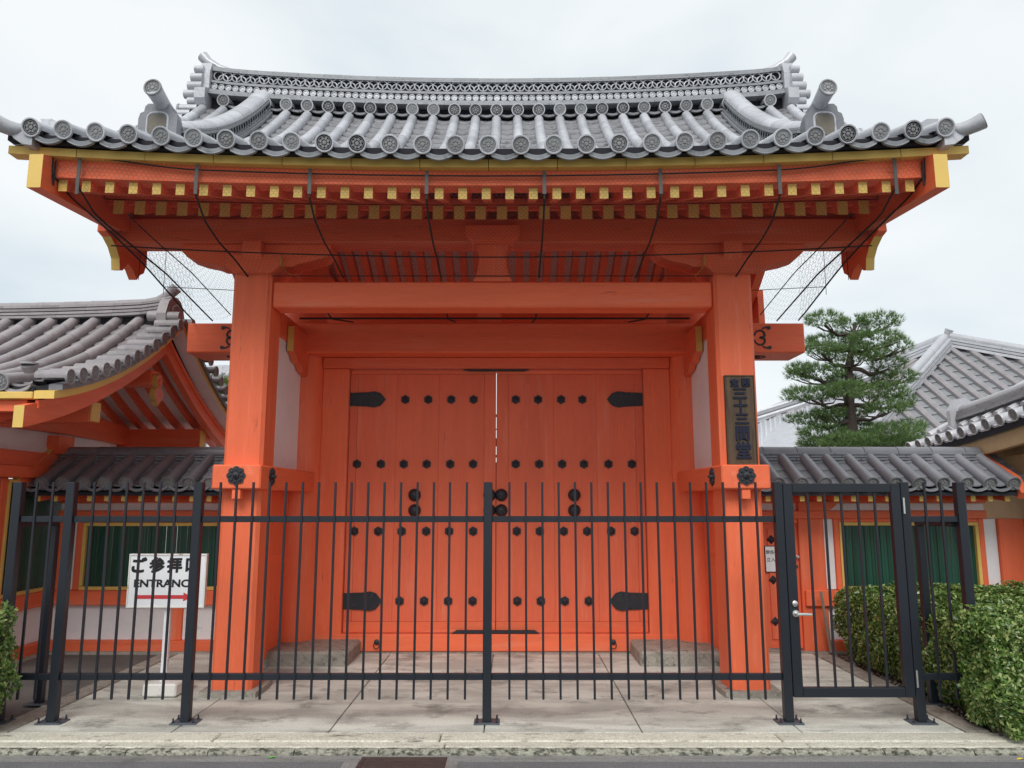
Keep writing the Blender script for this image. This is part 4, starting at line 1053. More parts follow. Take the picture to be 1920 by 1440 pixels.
        dia = MB(); dia.add([(-.05, 0, 0), (0, 0, -.05), (.05, 0, 0), (0, 0, .05), (0, -.03, 0)], [(0, 1, 4), (1, 2, 4), (2, 3, 4), (3, 0, 4)]); dia = dia.mesh('diamond_stud', iron)
        for z in (1.135, .72, .30): put('diamond_stud', dia, dr, (2.735, 8.149, z)); 
        beam('door_head', w, 2.622, 3.02, 8.14, 8.28, 1.301, 1.351)
        beam('door_post', w, 3.022, 3.29, 8.13, 8.29, .0, 1.351)
        beam('bracket_block', w, 3.05, 3.34, 8.09, 8.128, .46, .62)
        beam('white_post_panel', w, 3.292, 3.40, 8.16, 8.26, .62, 1.351, m=white_wall)
        beam('wall_post', w, 3.402, 3.455, 8.14, 8.28, .62, 1.351)
        window(w, 3.457, 4.93, .617, 1.315, 8.15, 42)
        beam('window_head', w, 3.457, 4.93, 8.145, 8.28, 1.316, 1.351)
        beam('wall_post', w, 4.932, 4.99, 8.14, 8.28, .62, 1.351); beam('white_post_panel', w, 4.992, 5.13, 8.16, 8.26, .62, 1.351, m=white_wall)
        beam('wall_post', w, 5.132, 5.4, 8.12, 8.30, .0, 1.351)
        beam('sill_beam', w, 3.342, 5.13, 8.10, 8.30, .47, .615)
        beam('plaster_panel', w, 3.292, 5.13, 8.165, 8.26, .112, .469, m=white_wall)
        beam('base_beam', w, 3.292, 5.13, 8.12, 8.30, 0, .111)
        beam('base_stone', w, 2.33, 5.3, 8.04, 8.118, -.03, .014, m=stone)
        # curved bracket above door post
        MB().prism([(3.02, 1.437), (3.02, 1.53), (3.42, 1.53), (3.42, 1.50), (3.36, 1.45), (3.26, 1.437)], 'y', 8.08, 8.164).build('shoulder_bracket', verm['x'], w)
    # timber backing keeps the wall closed from behind
    beam('back_boards', w, X0, X1, 8.34, 8.36, 0, 1.5 if side < 0 else 1.5, m=tan_m) if False else None
    return w
low_wall(-1); low_wall(1)
# notice hanging on the side door
nb = thing('notice_board', 'small white notice in Japanese beside the side door, half hidden by the fence post', 'notice', (2.78, 8.14, .93))
MB().box(2.655, 2.90, 8.135, 8.148, .80, 1.07, .002).build('frame', iron, nb)
MB().box(2.662, 2.893, 8.131, 8.1345, .807, 1.063, .001).build('sheet', sign_w, nb)
for i, tx in enumerate(('関係者以外', '立入禁止')):
    me = text_fit(tx, .215 if i == 0 else .185, .042, .0006, .008); me.materials.append(ink); put('lettering', me, nb, (2.775-(.0 if i == 0 else .012), 8.1302, 1.005-.075*i), (R(90), 0, 0))
# leaning stake by the hedge
sk = MB().tube([(3.235, 8.0, .02), (3.16, 7.98, .62)], .016, 8).build('wooden_stake', stake_m); tag(sk, 'thin weathered wooden stake leaning on the wall beside the hedge', 'stake')

# ------------------------------------------------------------------ left gatehouse
LH = thing('gatehouse', 'vermilion gatehouse with curved tiled gable roof left of the gate', 'building', (-5.5, 8.1, 0))
def lf(y):
    if y > 8.1: y = 16.2-y
    u = y-5.87; return 2.47+.2*u+.125*u*u
GX = -3.62
roof_rows(LH, lf, -6.603, -3.80, .2336, 5.90, 7.98, .30, tile_b, 'gatehouse', r=.055)
pan_courses(lf, lambda x: 0, 5.95, 8.0, -6.603+.1168-.2336, 13, .14, off=-.035, name='pan_tiles', m=tile_b, parent=LH)
pw = pan_front('gh_eave_pan', tile_b, .045, .034, .1); pw.name = 'eave_pan_tile'
for k in range(13): put('eave_pan_tile', pw, LH, (-6.603-.1168+.2336*k, 5.915, 2.455))
mb = MB()
for k in range(12): mb.tube([(-6.52+.2336*k, y_, lf(y_)) for y_ in np.linspace(8.2, 10.3, 7)], .055, 8)
mb.build('rear_round_tiles', tile_b, LH, stuff=True, smooth=40)
MB().prism([(y_, lf(y_)-.05) for y_ in np.linspace(5.95, 10.25, 21)]+[(y_, lf(y_)-.10) for y_ in np.linspace(10.25, 5.95, 21)], 'x', -8, GX-.06).build('roof_deck', gap_m, LH)
vt2 = round_tile_mesh('gh_verge', .25, .052, tile_b, disc=True); vt2.name = 'verge_tile'
for sgn in (1, -1):
    y = 5.95
    while y < 8.0:
        yy = y if sgn > 0 else 16.2-y; put('verge_tile', vt2, LH, (GX+.10, yy, lf(yy)+.035), (0, 0, R(90))); y += .172
MB().prism([(y_, lf(y_)-.03) for y_ in np.linspace(5.95, 10.25, 21)]+[(y_, lf(y_)-.075) for y_ in np.linspace(10.25, 5.95, 21)], 'x', GX-.06, GX+.05).build('verge_bed', tile_d, LH)
# corner ornament
mb = MB(); ox, oz = Wp(56, 684, 5.95); mb.tube([(ox, 5.97, oz-.05), (ox, 5.94, oz)], [.05, .062], 16); mb.lathe([(.066, 0), (.066, .015), (.052, .018), (.05, .009), (.02, .009), (.0001, .014)], 'z', (ox, 5.94, oz), 18, 0, 1)
pass; mb.build('corner_ornament', tile_b, LH, smooth=40)
# ridge of gatehouse
def gk(x): return .012*max(0, x+6.0)**2+max(0, x+4.1)**2*.25
def glayer(nm, hw, a, b, m=tile_b, n=13):
    e_ = np.linspace(-7.6, -3.70, n+1)
    for p, q in zip(e_[:-1], e_[1:]):
        path = [(t, 8.1, gk(t)) for t in (p+.001, (p+q)/2, q-.001)]
        MB().sweep(path, [(0, -hw, a), (0, hw, a), (0, hw, b), (0, -hw, b)]).build(nm, m, LH)
zb = 3.47
for i, hw in enumerate((.17, .155, .145, .135)): glayer('flat_ridge_tile', hw, zb+.040*i, zb+.040*i+.026)
MB().sweep([(t, 8.1, gk(t)) for t in np.linspace(-7.6, -3.7, 16)], [(0, -.10, zb-.15), (0, .10, zb-.15), (0, .10, zb+.15), (0, -.10, zb+.15)]).build('ridge_core', gap_m, LH)
e_ = np.linspace(-7.6, -3.72, 14)
for p, q in zip(e_[:-1], e_[1:]): MB().tube([(p, 8.1, zb+.155+gk(p)), (q-.002, 8.1, zb+.155+gk(q))], [.062, .059], 14).build('ridge_cap_tile', tile_b, LH, smooth=40)
MB().tube([(-4.1, 8.1, zb+.15+gk(-4.1)), (-3.9, 8.1, zb+.175+gk(-3.9)), (-3.80, 8.1, zb+.21+gk(-3.8)), (-3.70, 8.1, zb+.29+gk(-3.7))], [.05, .052, .056, .066], 14).build('ridge_horn_tile', tile_b, LH, smooth=45)
ep = MB().prism([(7.88, 3.36), (7.86, 3.52), (7.92, 3.66), (8.0, 3.73), (8.1, 3.75), (8.2, 3.73), (8.28, 3.66), (8.34, 3.52), (8.32, 3.36)], 'x', -3.79, -3.69).build('ridge_end_plate', tile_b, LH)
MB().tube([(-3.686, 8.1+.1*math.cos(a), 3.56+.1*math.sin(a)) for a in np.linspace(0, 6.28, 20)], .012, 6, caps=False).build('plate_rim', tile_b, ep)
for yy, zz in ((7.93, 3.50), (8.27, 3.50)): MB().tube([(-3.9, yy, zz), (-3.56, yy, zz-.01)], .055, 14).build('ridge_side_tile', tile_b, LH, smooth=40)
# verge boards, barges
def strip(nm, mats, x0, x1, t0, t1, ya=5.68, yb=8.098, both=True, capm=None, ext=lf, nn=14):
    for sgn in ((1, -1) if both else (1,)):
        ys_ = np.linspace(ya, yb, nn); po = [(y_, ext(y_)+t1) for y_ in ys_]+[(y_, ext(y_)+t0) for y_ in ys_[::-1]]
        if sgn < 0: po = [(16.2-a+(.004 if False else 0), b) for a, b in po]
        mb = MB(); mb.prism(po, 'x', x0, x1); n = len(po)
        if isinstance(mats, list):
            mb.m = [0]*len(mb.m)
            for k_ in range(nn, n-1): mb.m[k_] = capm[0]          # underside
            mb.m[n-1] = capm[1]; mb.m[n] = capm[2]; mb.m[n+1] = capm[2]
        mb.build(nm, mats if isinstance(mats, list) else [mats], LH)
def bf(y):                                         # barge curve, flatter toward the eave
    if y > 8.1: y = 16.2-y
    u = y-5.8; return 2.27+.231*u+.093*u*u
strip('verge_board', [ochre, white], -3.76, -3.60, -.14, -.078, 5.9, 8.098, capm=(1, 0, 0))
strip('barge_board', [verm['y'], verm['y'], ochre], -3.84, -3.76, -.17, .0, 5.80, 8.098, ext=bf, capm=(1, 2, 0))
strip('barge_moulding', [verm['y'], ochre], -3.775, -3.745, -.04, .02, 5.95, 8.098, ext=bf, capm=(0, 0, 0))
# soffit + rafters of overhang
MB().prism([(y_, bf(y_)-.0) for y_ in np.linspace(6.1, 10.1, 21)]+[(y_, bf(y_)+.03) for y_ in np.linspace(10.1, 6.1, 21)], 'x', -8, -3.842).build('soffit', white, LH)
for k in range(8):
    xx = -4.02-.235*k
    for sgn in (1, -1):
        ys_ = np.linspace(6.0, 8.099, 10); po = [(y_, bf(y_)-.004) for y_ in ys_]+[(y_, bf(y_)-.075) for y_ in ys_[::-1]]
        if sgn < 0: po = [(16.2-a, b) for a, b in po]
        MB().prism(po, 'x', xx-.032, xx+.032).build('rafter', verm['y'], LH)
beam('ridge_beam', LH, -8, -3.86, 8.0, 8.2, 2.76, 2.93)
beam('rear_purlin', LH, -8, -3.90, 9.42, 9.62, 2.16, 2.42); beam('front_purlin', LH, -8, -3.90, 6.95, 7.12, 2.26, 2.46)
beam('purlin_tip', LH, -3.898, -3.885, 9.43, 9.61, 2.17, 2.41, m=ochre); beam('purlin_tip', LH, -3.898, -3.885, 6.96, 7.11, 2.27, 2.45, m=ochre)
xboard('ochre_fascia', ochre, 5.93, 6.0, 2.34, 2.395, 0, -8, -3.68, 2, LH) if False else None
e_ = np.linspace(-6.9, -3.77, 9)
for p, q in zip(e_[:-1], e_[1:]): beam('ochre_fascia', LH, p+.002, q-.002, 5.90, 5.98, 2.335, 2.392, m=ochre)
beam('tile_batten', LH, -7, -3.78, 5.93, 6.0, 2.394, 2.43, m=gap_m)
beam('eave_board', LH, -7, -3.85, 5.96, 6.04, 2.24, 2.334)
fr2 = slab_tilt(MB(), -.03, .03, 0, 0, .7, .2, .075).mesh('eave_rafter', [verm['y'], ochre])
for k in range(14): put('eave_rafter', fr2, LH, (-3.95-.2*k, 6.02, 2.155))
# gable pendant
g_ = [(0, .20), (-.05, .17), (-.06, .08), (-.035, .0), (-.085, -.02), (-.10, -.10), (-.075, -.15), (-.03, -.19), (0, -.235)]
po = g_+[(-a, b) for a, b in g_[-2:0:-1]]
mb = MB(); mb.prism([(8.08+a*.95, 2.735+b*.8) for a, b in po], 'x', -3.86, -3.80, 0, side=1)
mb.build('gable_pendant', [verm['z'], ochre], LH)
mb = MB(); mb.lathe([(.035, 0), (.03, .012), (.0001, .016)], 'x', (-3.80, 8.08, 2.80), 12, 0, 1); mb.build('pendant_boss', verm['z'], LH, smooth=40)
# side wall (x = -4.9) facing the gate
WX = -4.86
beam('corner_pillar', LH, WX-.28, WX+.02, 6.55, 6.83, 0, 2.16); beam('corner_pillar', LH, WX-.28, WX+.02, 9.38, 9.66, 0, 2.16)
ys_ = np.linspace(6.3, 9.75, 15)
po = [(y_, 2.21+.04*math.sin(math.pi*(y_-6.3)/3.45)-.0) for y_ in ys_]+[(y_, 2.40+.12*math.sin(math.pi*(y_-6.3)/3.45)) for y_ in ys_[::-1]]
MB().prism(po, 'x', WX-.2, WX+.06).build('rainbow_beam', verm['y'], LH)
MB().prism([(y_, 2.30) for y_ in (6.8, 9.38)]+[(9.3, 2.42), (8.1, 2.95), (6.9, 2.42)], 'x', WX-.15, WX-.05).build('gable_plaster', white_wall, LH)
MB().prism([(7.5, 2.53), (8.7, 2.53), (8.45, 2.66), (8.25, 2.75), (7.95, 2.75), (7.75, 2.66)], 'x', WX-.05, WX+.04).build('frog_leg_strut', verm['y'], LH)
beam('plaster_band', LH, WX-.15, WX-.03, 6.83, 9.38, 2.03, 2.30, m=white_wall)
for yy in (8.1,):
    MB().prism([(yy-.10, 2.03), (yy+.10, 2.03), (yy+.14, 2.12), (yy+.14, 2.22), (yy-.14, 2.22), (yy-.14, 2.12)], 'x', WX-.15, WX+.10).build('bearing_block', verm['z'], LH)
beam('tie_beam', LH, WX-.2, WX+.03, 6.4, 9.7, 1.88, 2.03); beam('lower_tie_beam', LH, WX-.2, WX+.10, 6.3, 9.7, 1.765, 1.875)
def yb_(nm, y0, y1, z0, z1, m=None, px_=0): return beam(nm, LH, WX-.14, WX+px_, y0, y1, z0, z1, m=m)
yb_('wall_post', 6.83, 7.16, .0, 1.764, None, .0); yb_('white_post_panel', 7.162, 7.28, .62, 1.764, white_wall, -.02); yb_('wall_post', 7.282, 7.37, .62, 1.764)
wn = MB()
ya, yb2, za, zb2 = 7.372, 8.6, .617, 1.75
for (p, q, r_, s2) in ((ya, yb2, zb2-.035, zb2), (ya, yb2, za, za+.035), (ya, ya+.035, za+.036, zb2-.036), (yb2-.035, yb2, za+.036, zb2-.036)): wn.box(WX-.07, WX+.012, p, q, r_, s2, .003)
wn = wn.build('window', ochre, LH)
for k in range(30): MB().box(WX-.035, WX-.020, ya+.038+.0385*k, ya+.038+.0385*k+.037, za+.037, zb2-.037, .002).build('slat', green, wn)
yb_('sill_beam', 7.162, 9.38, .47, .615, None, .04); yb_('plaster_panel', 7.162, 9.38, .112, .469, white_wall, -.02); yb_('base_beam', 6.83, 9.38, -.02, .111, None, .03)
beam('base_stone', LH, WX-.1, WX+.13, 6.4, 8.05, -.03, .008, m=stone)
yb_('wall_post', 8.602, 9.38, .616, 1.764)

# ------------------------------------------------------------------ right ochre building
RB = thing('ochre_gatehouse', 'unpainted ochre wooden building with grey tiled roof at the right edge', 'building', (6.5, 9, 0))
EX = 4.98
def ez(y): return 2.20+.018*(9.6-y)**2*.9+.055*(9.6-y)
# roof slopes up with +x ; tiles run along x
rt3 = round_tile_mesh('rb_round', .32, .050, tile); rt3.name = 'round_tile'
et3 = round_tile_mesh('rb_eave', .32, .055, tile, disc=True); et3.name = 'eave_disc_tile'
sl = .52
for k in range(16):
    yy = 9.5-.225*k
    for i in range(6):
        p = math.atan(sl); xx = EX+i*.30*math.cos(p)
        put('eave_disc_tile' if i == 0 else 'round_tile', et3 if i == 0 else rt3, RB, (xx, yy, ez(yy)+(xx-EX)*sl), (0 if i else 0, 0, 0))
        o = bpy.data.objects[-1] if False else None
for o in RB.children:
    if o.name.startswith(('round_tile', 'eave_disc')):
        o.rotation_mode = 'ZYX'; o.rotation_euler = (math.atan(sl)*(1 if o.name.startswith('round') else .5), 0, R(-90))
        o.rotation_mode = 'XYZ'
pn = MB()
for k in range(16):
    yc = 9.5-.225*(k+.5)
    for i in range(12):
        xa_, xb_ = EX+.03+.15*i, EX+.03+.15*(i+1)+.01; v = []
        for (xx, dz) in ((xa_, 0), (xa_, .022), (xb_, .0)):
            for j in range(6):
                a = -1+2*j/5; y2 = yc+.10*a; v.append((xx, y2, ez(yc)+(xx-EX)*sl-.05-.03*(1-a*a)+dz))
        pn.add(v, [(q*6+j, q*6+j+1, (q+1)*6+j+1, (q+1)*6+j) for q in range(2) for j in range(5)])
pn.build('pan_tiles', tile, RB, stuff=True)
ysr = np.linspace(9.62, 5.9, 12)
mb = MB(); mb.sweep([(0, y_, ez(y_)) for y_ in ysr], [(EX+.02, 0, -.13), (EX+.02, 0, -.065), (EX+1.9, 0, -.065+1.88*sl), (EX+1.9, 0, -.13+1.88*sl)]); mb.build('roof_deck', gap_m, RB)
mb = MB(); mb.sweep([(0, y_, ez(y_)) for y_ in ysr], [(EX+.05, 0, -.29), (EX+.05, 0, -.10), (EX+.12, 0, -.10), (EX+.12, 0, -.29)]); mb.build('fascia', tan_m, RB)
mb = MB(); mb.sweep([(0, y_, ez(y_)) for y_ in ysr], [(EX+.121, 0, -.26), (EX+.121, 0, -.22), (EX+1.5, 0, -.02), (EX+1.5, 0, -.06)]); mb.build('soffit', tan_m, RB)
# low ridge with end tile on this roof
for i, (hw, a, b) in enumerate(((.11, 0, .035), (.10, .04, .07), (.09, .075, .105))):
    MB().sweep([(EX+.42, y_, ez(y_)+.42*sl+.03) for y_ in np.linspace(9.0, 5.9, 10)], [(-hw, 0, a), (hw, 0, a), (hw, 0, b), (-hw, 0, b)]).build('flat_ridge_tile', tile_e, RB)
MB().tube([(EX+.42, y_, ez(y_)+.42*sl+.15) for y_ in np.linspace(9.0, 5.9, 10)], .065, 14).build('ridge_cap', tile, RB, smooth=40)
MB().prism([(EX+.26, 2.40), (EX+.25, 2.60), (EX+.33, 2.74), (EX+.45, 2.76), (EX+.55, 2.68), (EX+.58, 2.45)], 'y', 9.0, 9.07).build('ridge_end_plate', tile, RB)
# walls
beam('corner_pillar', RB, 5.42, 5.70, 7.9, 8.18, 0, 2.05, m=tan_m)
beam('wall_board', RB, 5.5, 8, 8.0, 8.1, .0, 1.95, m=tan_m); beam('upper_beam', RB, 5.3, 8, 7.86, 8.2, 1.80, 2.02, m=tan_m)
beam('side_beam', RB, 5.40, 5.62, 6.0, 9.5, 1.92, 2.08, m=tan_m)
MB().prism([(7.4, 2.12), (7.4, 2.02), (7.6, 1.90), (7.9, 1.84), (8.3, 1.84), (8.3, 2.12)], 'x', 5.38, 5.50).build('carved_bracket', tan_m, RB)
MB().prism([(7.55, 1.62), (7.65, 1.78), (7.9, 1.90), (8.15, 2.02), (8.2, 2.10), (8.28, 2.02), (8.2, 1.86), (8.0, 1.74), (7.8, 1.64), (7.6, 1.56)], 'x', 5.03, 5.10).build('end_board', verm['y'], RB)
beam('wall_board', RB, 5.5, 5.58, 8.2, 12, 0, 1.95, m=tan_m)
for z in (.55, .95, 1.3): beam('wall_batten', RB, 5.48, 8, 7.985, 7.998, z, z+.02, m=white)
MB().box(5.58, 12, 8.12, 12, 0, 1.9, 0).build('interior_block', tan_m, RB)

# ------------------------------------------------------------------ far hall roof
FH = thing('temple_hall', 'large grey hip-roofed hall behind the pine tree on the right', 'building', (11.7, 20, 0))
A = Vector((11.72, 20, 5.62)); Fc = A+1.55*Vector((-4.0, -3.0, -3.0))*1.0; Rc = A+1.2*Vector((4.5, -4.6, -2.3)); Lc = A+1.9*Vector((-3.9, 3.9, -1.7))
def roof_face(P0, P1, P2, pitch, r, rows=True, step=.35, nm='face'):
    """P0 apex, P1/P2 eave corners: a deck, rows of round tiles running down the slope and stepped pan courses"""
    e = (P2-P1); L = e.length; e.normalize(); nrm = (P1-P0).cross(P2-P0).normalized()
    if nrm.z < 0: nrm = -nrm
    dn = nrm.cross(e).normalized()
    if dn.z > 0: dn = -dn
    MB().add([P0, P1, P2], [(0, 1, 2)]).build('roof_deck', pan_m, FH)
    mb = MB(); pnm = MB(); k = int(L/pitch)
    hmax = abs((P0-P1).dot(dn)); foot = (P0-P1).dot(e)
    for i in range(1, k):
        s = i*pitch; h = hmax*(s/foot if s < foot else (L-s)/(L-foot))
        if h < .1: continue
        b = P1+e*s; t = b-dn*h; mb.tube([b+nrm*.03, t+nrm*.03], r, 7)
        q = 0
        while q < h-.1:
            a0 = b-dn*q+e*(r*1.1); a1 = b-dn*q+e*(pitch-r*1.1); u = -dn*step
            v = [a0, a1, a1+nrm*.03, a0+nrm*.03, a1+u, a0+u]; pnm.add([tuple(z) for z in v], [(0, 1, 2, 3), (3, 2, 4, 5)]); q += step
    mb.build('round_tile_rows', tile_b, FH, stuff=True, smooth=40); pnm.build('pan_tiles', tile_e, FH, stuff=True)
roof_face(A, Fc, Rc, .36, .085)
roof_face(A, Lc, Fc, .36, .07, step=.3)
def hip(P0, P1, w=.20, h=.32):
    d_ = (P1-P0).normalized(); sd_ = d_.cross(Vector((0, 0, 1))).normalized(); up = sd_.cross(d_)
    for i, (a, b, ww) in enumerate(((0, .07, w), (.09, .15, w*.9), (.17, .23, w*.82))):
        v = []
        for p in (P0, P1):
            for (q, r_) in ((-ww, a), (ww, a), (ww, b), (-ww, b)): v.append(p+sd_*q+up*r_)
        MB().add(v, [(0, 1, 2, 3), (4, 7, 6, 5), (0, 4, 5, 1), (1, 5, 6, 2), (2, 6, 7, 3), (3, 7, 4, 0)]).build('hip_ridge_layer', tile, FH)
    MB().tube([P0+up*.28, P1+up*.28], .11, 10).build('hip_ridge_cap', tile, FH, smooth=40)
hip(A, Fc); hip(A, Rc); hip(A, Lc)
mb = MB(); mb.tube([A+Vector((0, 0, .2)), A+Vector((.02, -.03, .36)), A+Vector((.05, -.08, .46))], [.11, .09, .11], 12); mb.build('apex_tile', tile, FH, smooth=40)
beam('hall_wall', FH, 7.5, 18, 18.2, 26, -.02, 2.6, m=white_wall, c=0)
# long smooth roof further left (between pillar and pine)
LR = thing('long_hall', 'long low hall with pale grey roof slope far behind the right wall', 'building', (9, 24, 0))
P = [Vector((2.8, 18.6, 2.0)), Vector((8.4, 16.2, 2.0)), Vector((11.0, 22.8, 5.0)), Vector((8.0, 22.5, 3.3))]
v0 = [Vector((Wp(1410, 870, 17)[0], 17, Wp(1410, 870, 17)[1])), Vector((Wp(1750, 870, 17)[0], 17, Wp(1750, 870, 17)[1])), Vector((Wp(1700, 700, 21)[0], 21, Wp(1700, 700, 21)[1])), Vector((Wp(1410, 800, 21)[0], 21, Wp(1410, 800, 21)[1]))]
rowm = MB(); MB().add(v0, [(0, 1, 2, 3)]).build('roof_deck', tile, LR)
for i in range(1, 34):
    t = i/34; a = v0[0].lerp(v0[1], t); b = v0[3].lerp(v0[2], t); rowm.tube([a+Vector((0, 0, .02)), b+Vector((0, 0, .02))], .04, 6)
rowm.build('round_tile_rows', tile, LR, stuff=True, smooth=40)
for q in range(3):
    MB().tube([v0[3]+Vector((-.4, 0, .05+.09*q)), v0[2]+Vector((0, 0, .05+.09*q))], .07-.008*q, 6).build('ridge_layer', tile_d if q % 2 else tile, LR)
MB().add([v0[0]+Vector((0, .6, -.1)), v0[1]+Vector((0, .6, -.1)), v0[1]+Vector((0, .6, -v0[1].z)), v0[0]+Vector((0, .6, -v0[0].z))], [(0, 1, 2, 3)]).build('hall_wall', white_wall, LR)
# far roof on the left, between gatehouse and pillar
FR = thing('distant_hall', 'distant grey tiled roof between the left gatehouse and the gate pillar', 'building', (-7, 18, 0))
v0 = [Vector((-8.4, 16, 2.6)), Vector((-5.2, 16, 2.6)), Vector((-5.2, 18.5, 4.70)), Vector((-8.4, 18.5, 4.70))]
MB().add(v0, [(0, 1, 2, 3)]).build('roof_deck', tile_d, FR)
rm = MB()
for i in range(17):
    t = (i+.5)/17; rm.tube([v0[0].lerp(v0[1], t)+Vector((0, 0, .02)), v0[3].lerp(v0[2], t)+Vector((0, 0, .02))], .05, 7)
rm.build('round_tile_rows', tile, FR, stuff=True, smooth=40)
MB().box(-8.4, -5.2, 18.4, 18.75, 4.62, 4.85, .02).build('ridge', tile, FR)
beam('hall_wall', FR, -8.3, -5.3, 16.4, 20, -.02, 2.7, m=white_wall, c=0)

# ------------------------------------------------------------------ pines
def needles(pads, dens, ln, m, name, parent, tuft=16):
    Vs = []; Fs = []; n0 = 0
    for (c, rx, ry, rzz) in pads:
        cnt = int(dens*rx*ry*(1+rzz*2)*4)
        for _ in range(cnt):
            u = rng.normal(size=3); u /= np.linalg.norm(u); rad = rng.uniform(.35, 1)**.5
            p = np.array(c)+u*np.array([rx, ry, rzz])*rad*(1+.12*math.sin(9*u[0]+5*u[1]))
            up = np.array([u[0]*.55, u[1]*.55, .75 if u[2] > -.3 else .25]); up /= np.linalg.norm(up)
            K = tuft; dirs = up+rng.normal(size=(K, 3))*.48; dirs /= np.linalg.norm(dirs, axis=1, keepdims=True)
            l = ln*rng.uniform(.7, 1.15, (K, 1)); side = np.cross(dirs, rng.normal(size=(K, 3))); side /= np.linalg.norm(side, axis=1, keepdims=True)
            w = ln*.034
            a = p+side*w; b = p-side*w; t = p+dirs*l
            Vs.append(np.stack([a, b, t], 1).reshape(-1, 3)); Fs.append(np.arange(K*3).reshape(-1, 3)+n0); n0 += K*3
    return np_mesh(name, np.concatenate(Vs), np.concatenate(Fs), m, parent, org=tuple(ORG[parent.name]))
pt = thing('pine_tree', 'cloud-pruned green pine tree behind the right tiled wall', 'tree', (6.3, 14, 0))
PY = 14.0
def PP(px_, py_, Y): X, Z = Wp(px_, py_, Y); return (X, Y, Z)
pads_px = [(1545, 600, 36, 17, -.3), (1600, 606, 30, 12, .2), (1650, 602, 40, 18, 0), (1560, 640, 52, 17, .3), (1640, 636, 50, 18, -.3), (1680, 650, 28, 18, .1), (1540, 655, 34, 12, -.2),
           (1600, 665, 56, 16, -.2), (1665, 682, 34, 18, .2), (1530, 700, 52, 18, 0), (1580, 715, 34, 14, .4), (1500, 692, 24, 12, .1), (1655, 705, 20, 10, .3), (1692, 708, 30, 16, .5),
           (1520, 740, 54, 15, -.1), (1585, 732, 44, 17, -.4), (1645, 735, 56, 18, .1), (1690, 752, 24, 18, .2), (1660, 765, 40, 14, -.2), (1515, 787, 40, 14, .2), (1580, 780, 44, 15, .5), (1550, 775, 32, 12, 0),
           (1545, 812, 48, 18, 0), (1610, 805, 46, 16, .4), (1670, 815, 56, 22, -.2), (1705, 800, 28, 14, .3), (1590, 828, 60, 14, -.3), (1640, 832, 70, 14, 0), (1540, 832, 44, 10, .2)]
pads = []; padc = []
for (a, b, w_, h_, dy) in pads_px:
    c_ = PP(a, b, PY+dy); k = (PY+.6)/FPX; pads.append((c_, w_*k, max(.32, w_*k*.8), h_*k*.85)); padc.append(c_)
needles(pads, 250, .11, needle_m, 'foliage', pt, 14)
trunk_px = [(1600, 900), (1597, 835), (1596, 790), (1592, 760), (1594, 720), (1590, 690), (1596, 660), (1600, 630), (1603, 605)]
tp = [PP(a, b, PY+.0) for a, b in trunk_px]; tp = [(tp[0][0]+.05, PY, 0)]+tp
MB().tube(tp, [.17, .13, .115, .105, .095, .085, .07, .055, .04, .025], 10).build('trunk', bark, pt, smooth=60)
for (c_, rx, ry, rzz) in pads:
    i = min(range(2, len(tp)), key=lambda q: abs(tp[q][2]-(c_[2]-.22))); s0 = Vector(tp[i]); e0 = Vector(c_)-Vector((0, 0, rzz*.7)); m0 = s0.lerp(e0, .55)+Vector((0, 0, -.10+random.uniform(-.05, .05)))
    MB().tube([s0, s0.lerp(m0, .5)+Vector((0, random.uniform(-.05, .05), .03)), m0, e0], [.05, .042, .032, .018], 6).build('branch', bark, pt, smooth=60)
    for q in range(5):
        t = e0+Vector((random.uniform(-.8, .8)*rx, random.uniform(-.6, .6)*ry, random.uniform(-.1, .5)*rzz)); MB().tube([m0.lerp(e0, .4), m0.lerp(t, .6)+Vector((0, 0, -.02)), t], [.02, .014, .007], 5).build('twig', bark, pt)
p2 = thing('pine_tree', 'small bright green pine glimpsed between the left gatehouse and pillar', 'tree', (-4.95, 12, 0))
pads = [(PP(a, b, 12), w_*.0088, .3, h_*.0088) for a, b, w_, h_ in ((400, 712, 22, 9), (420, 722, 16, 8), (392, 735, 18, 7), (415, 752, 22, 8), (395, 762, 18, 7), (425, 738, 14, 8))]
needles(pads, 430, .085, needle_l, 'foliage', p2, 14)
q0 = PP(415, 790, 12)
MB().tube([(q0[0], 12, 0), q0, PP(420, 750, 12), PP(408, 715, 12)], [.10, .07, .05, .02], 8).build('trunk', bark, p2, smooth=60)
for (c_, rx, ry, rzz) in pads: MB().tube([PP(420, 750, 12), Vector(c_)-Vector((0, 0, .05))], [.03, .012], 5).build('branch', bark, p2)

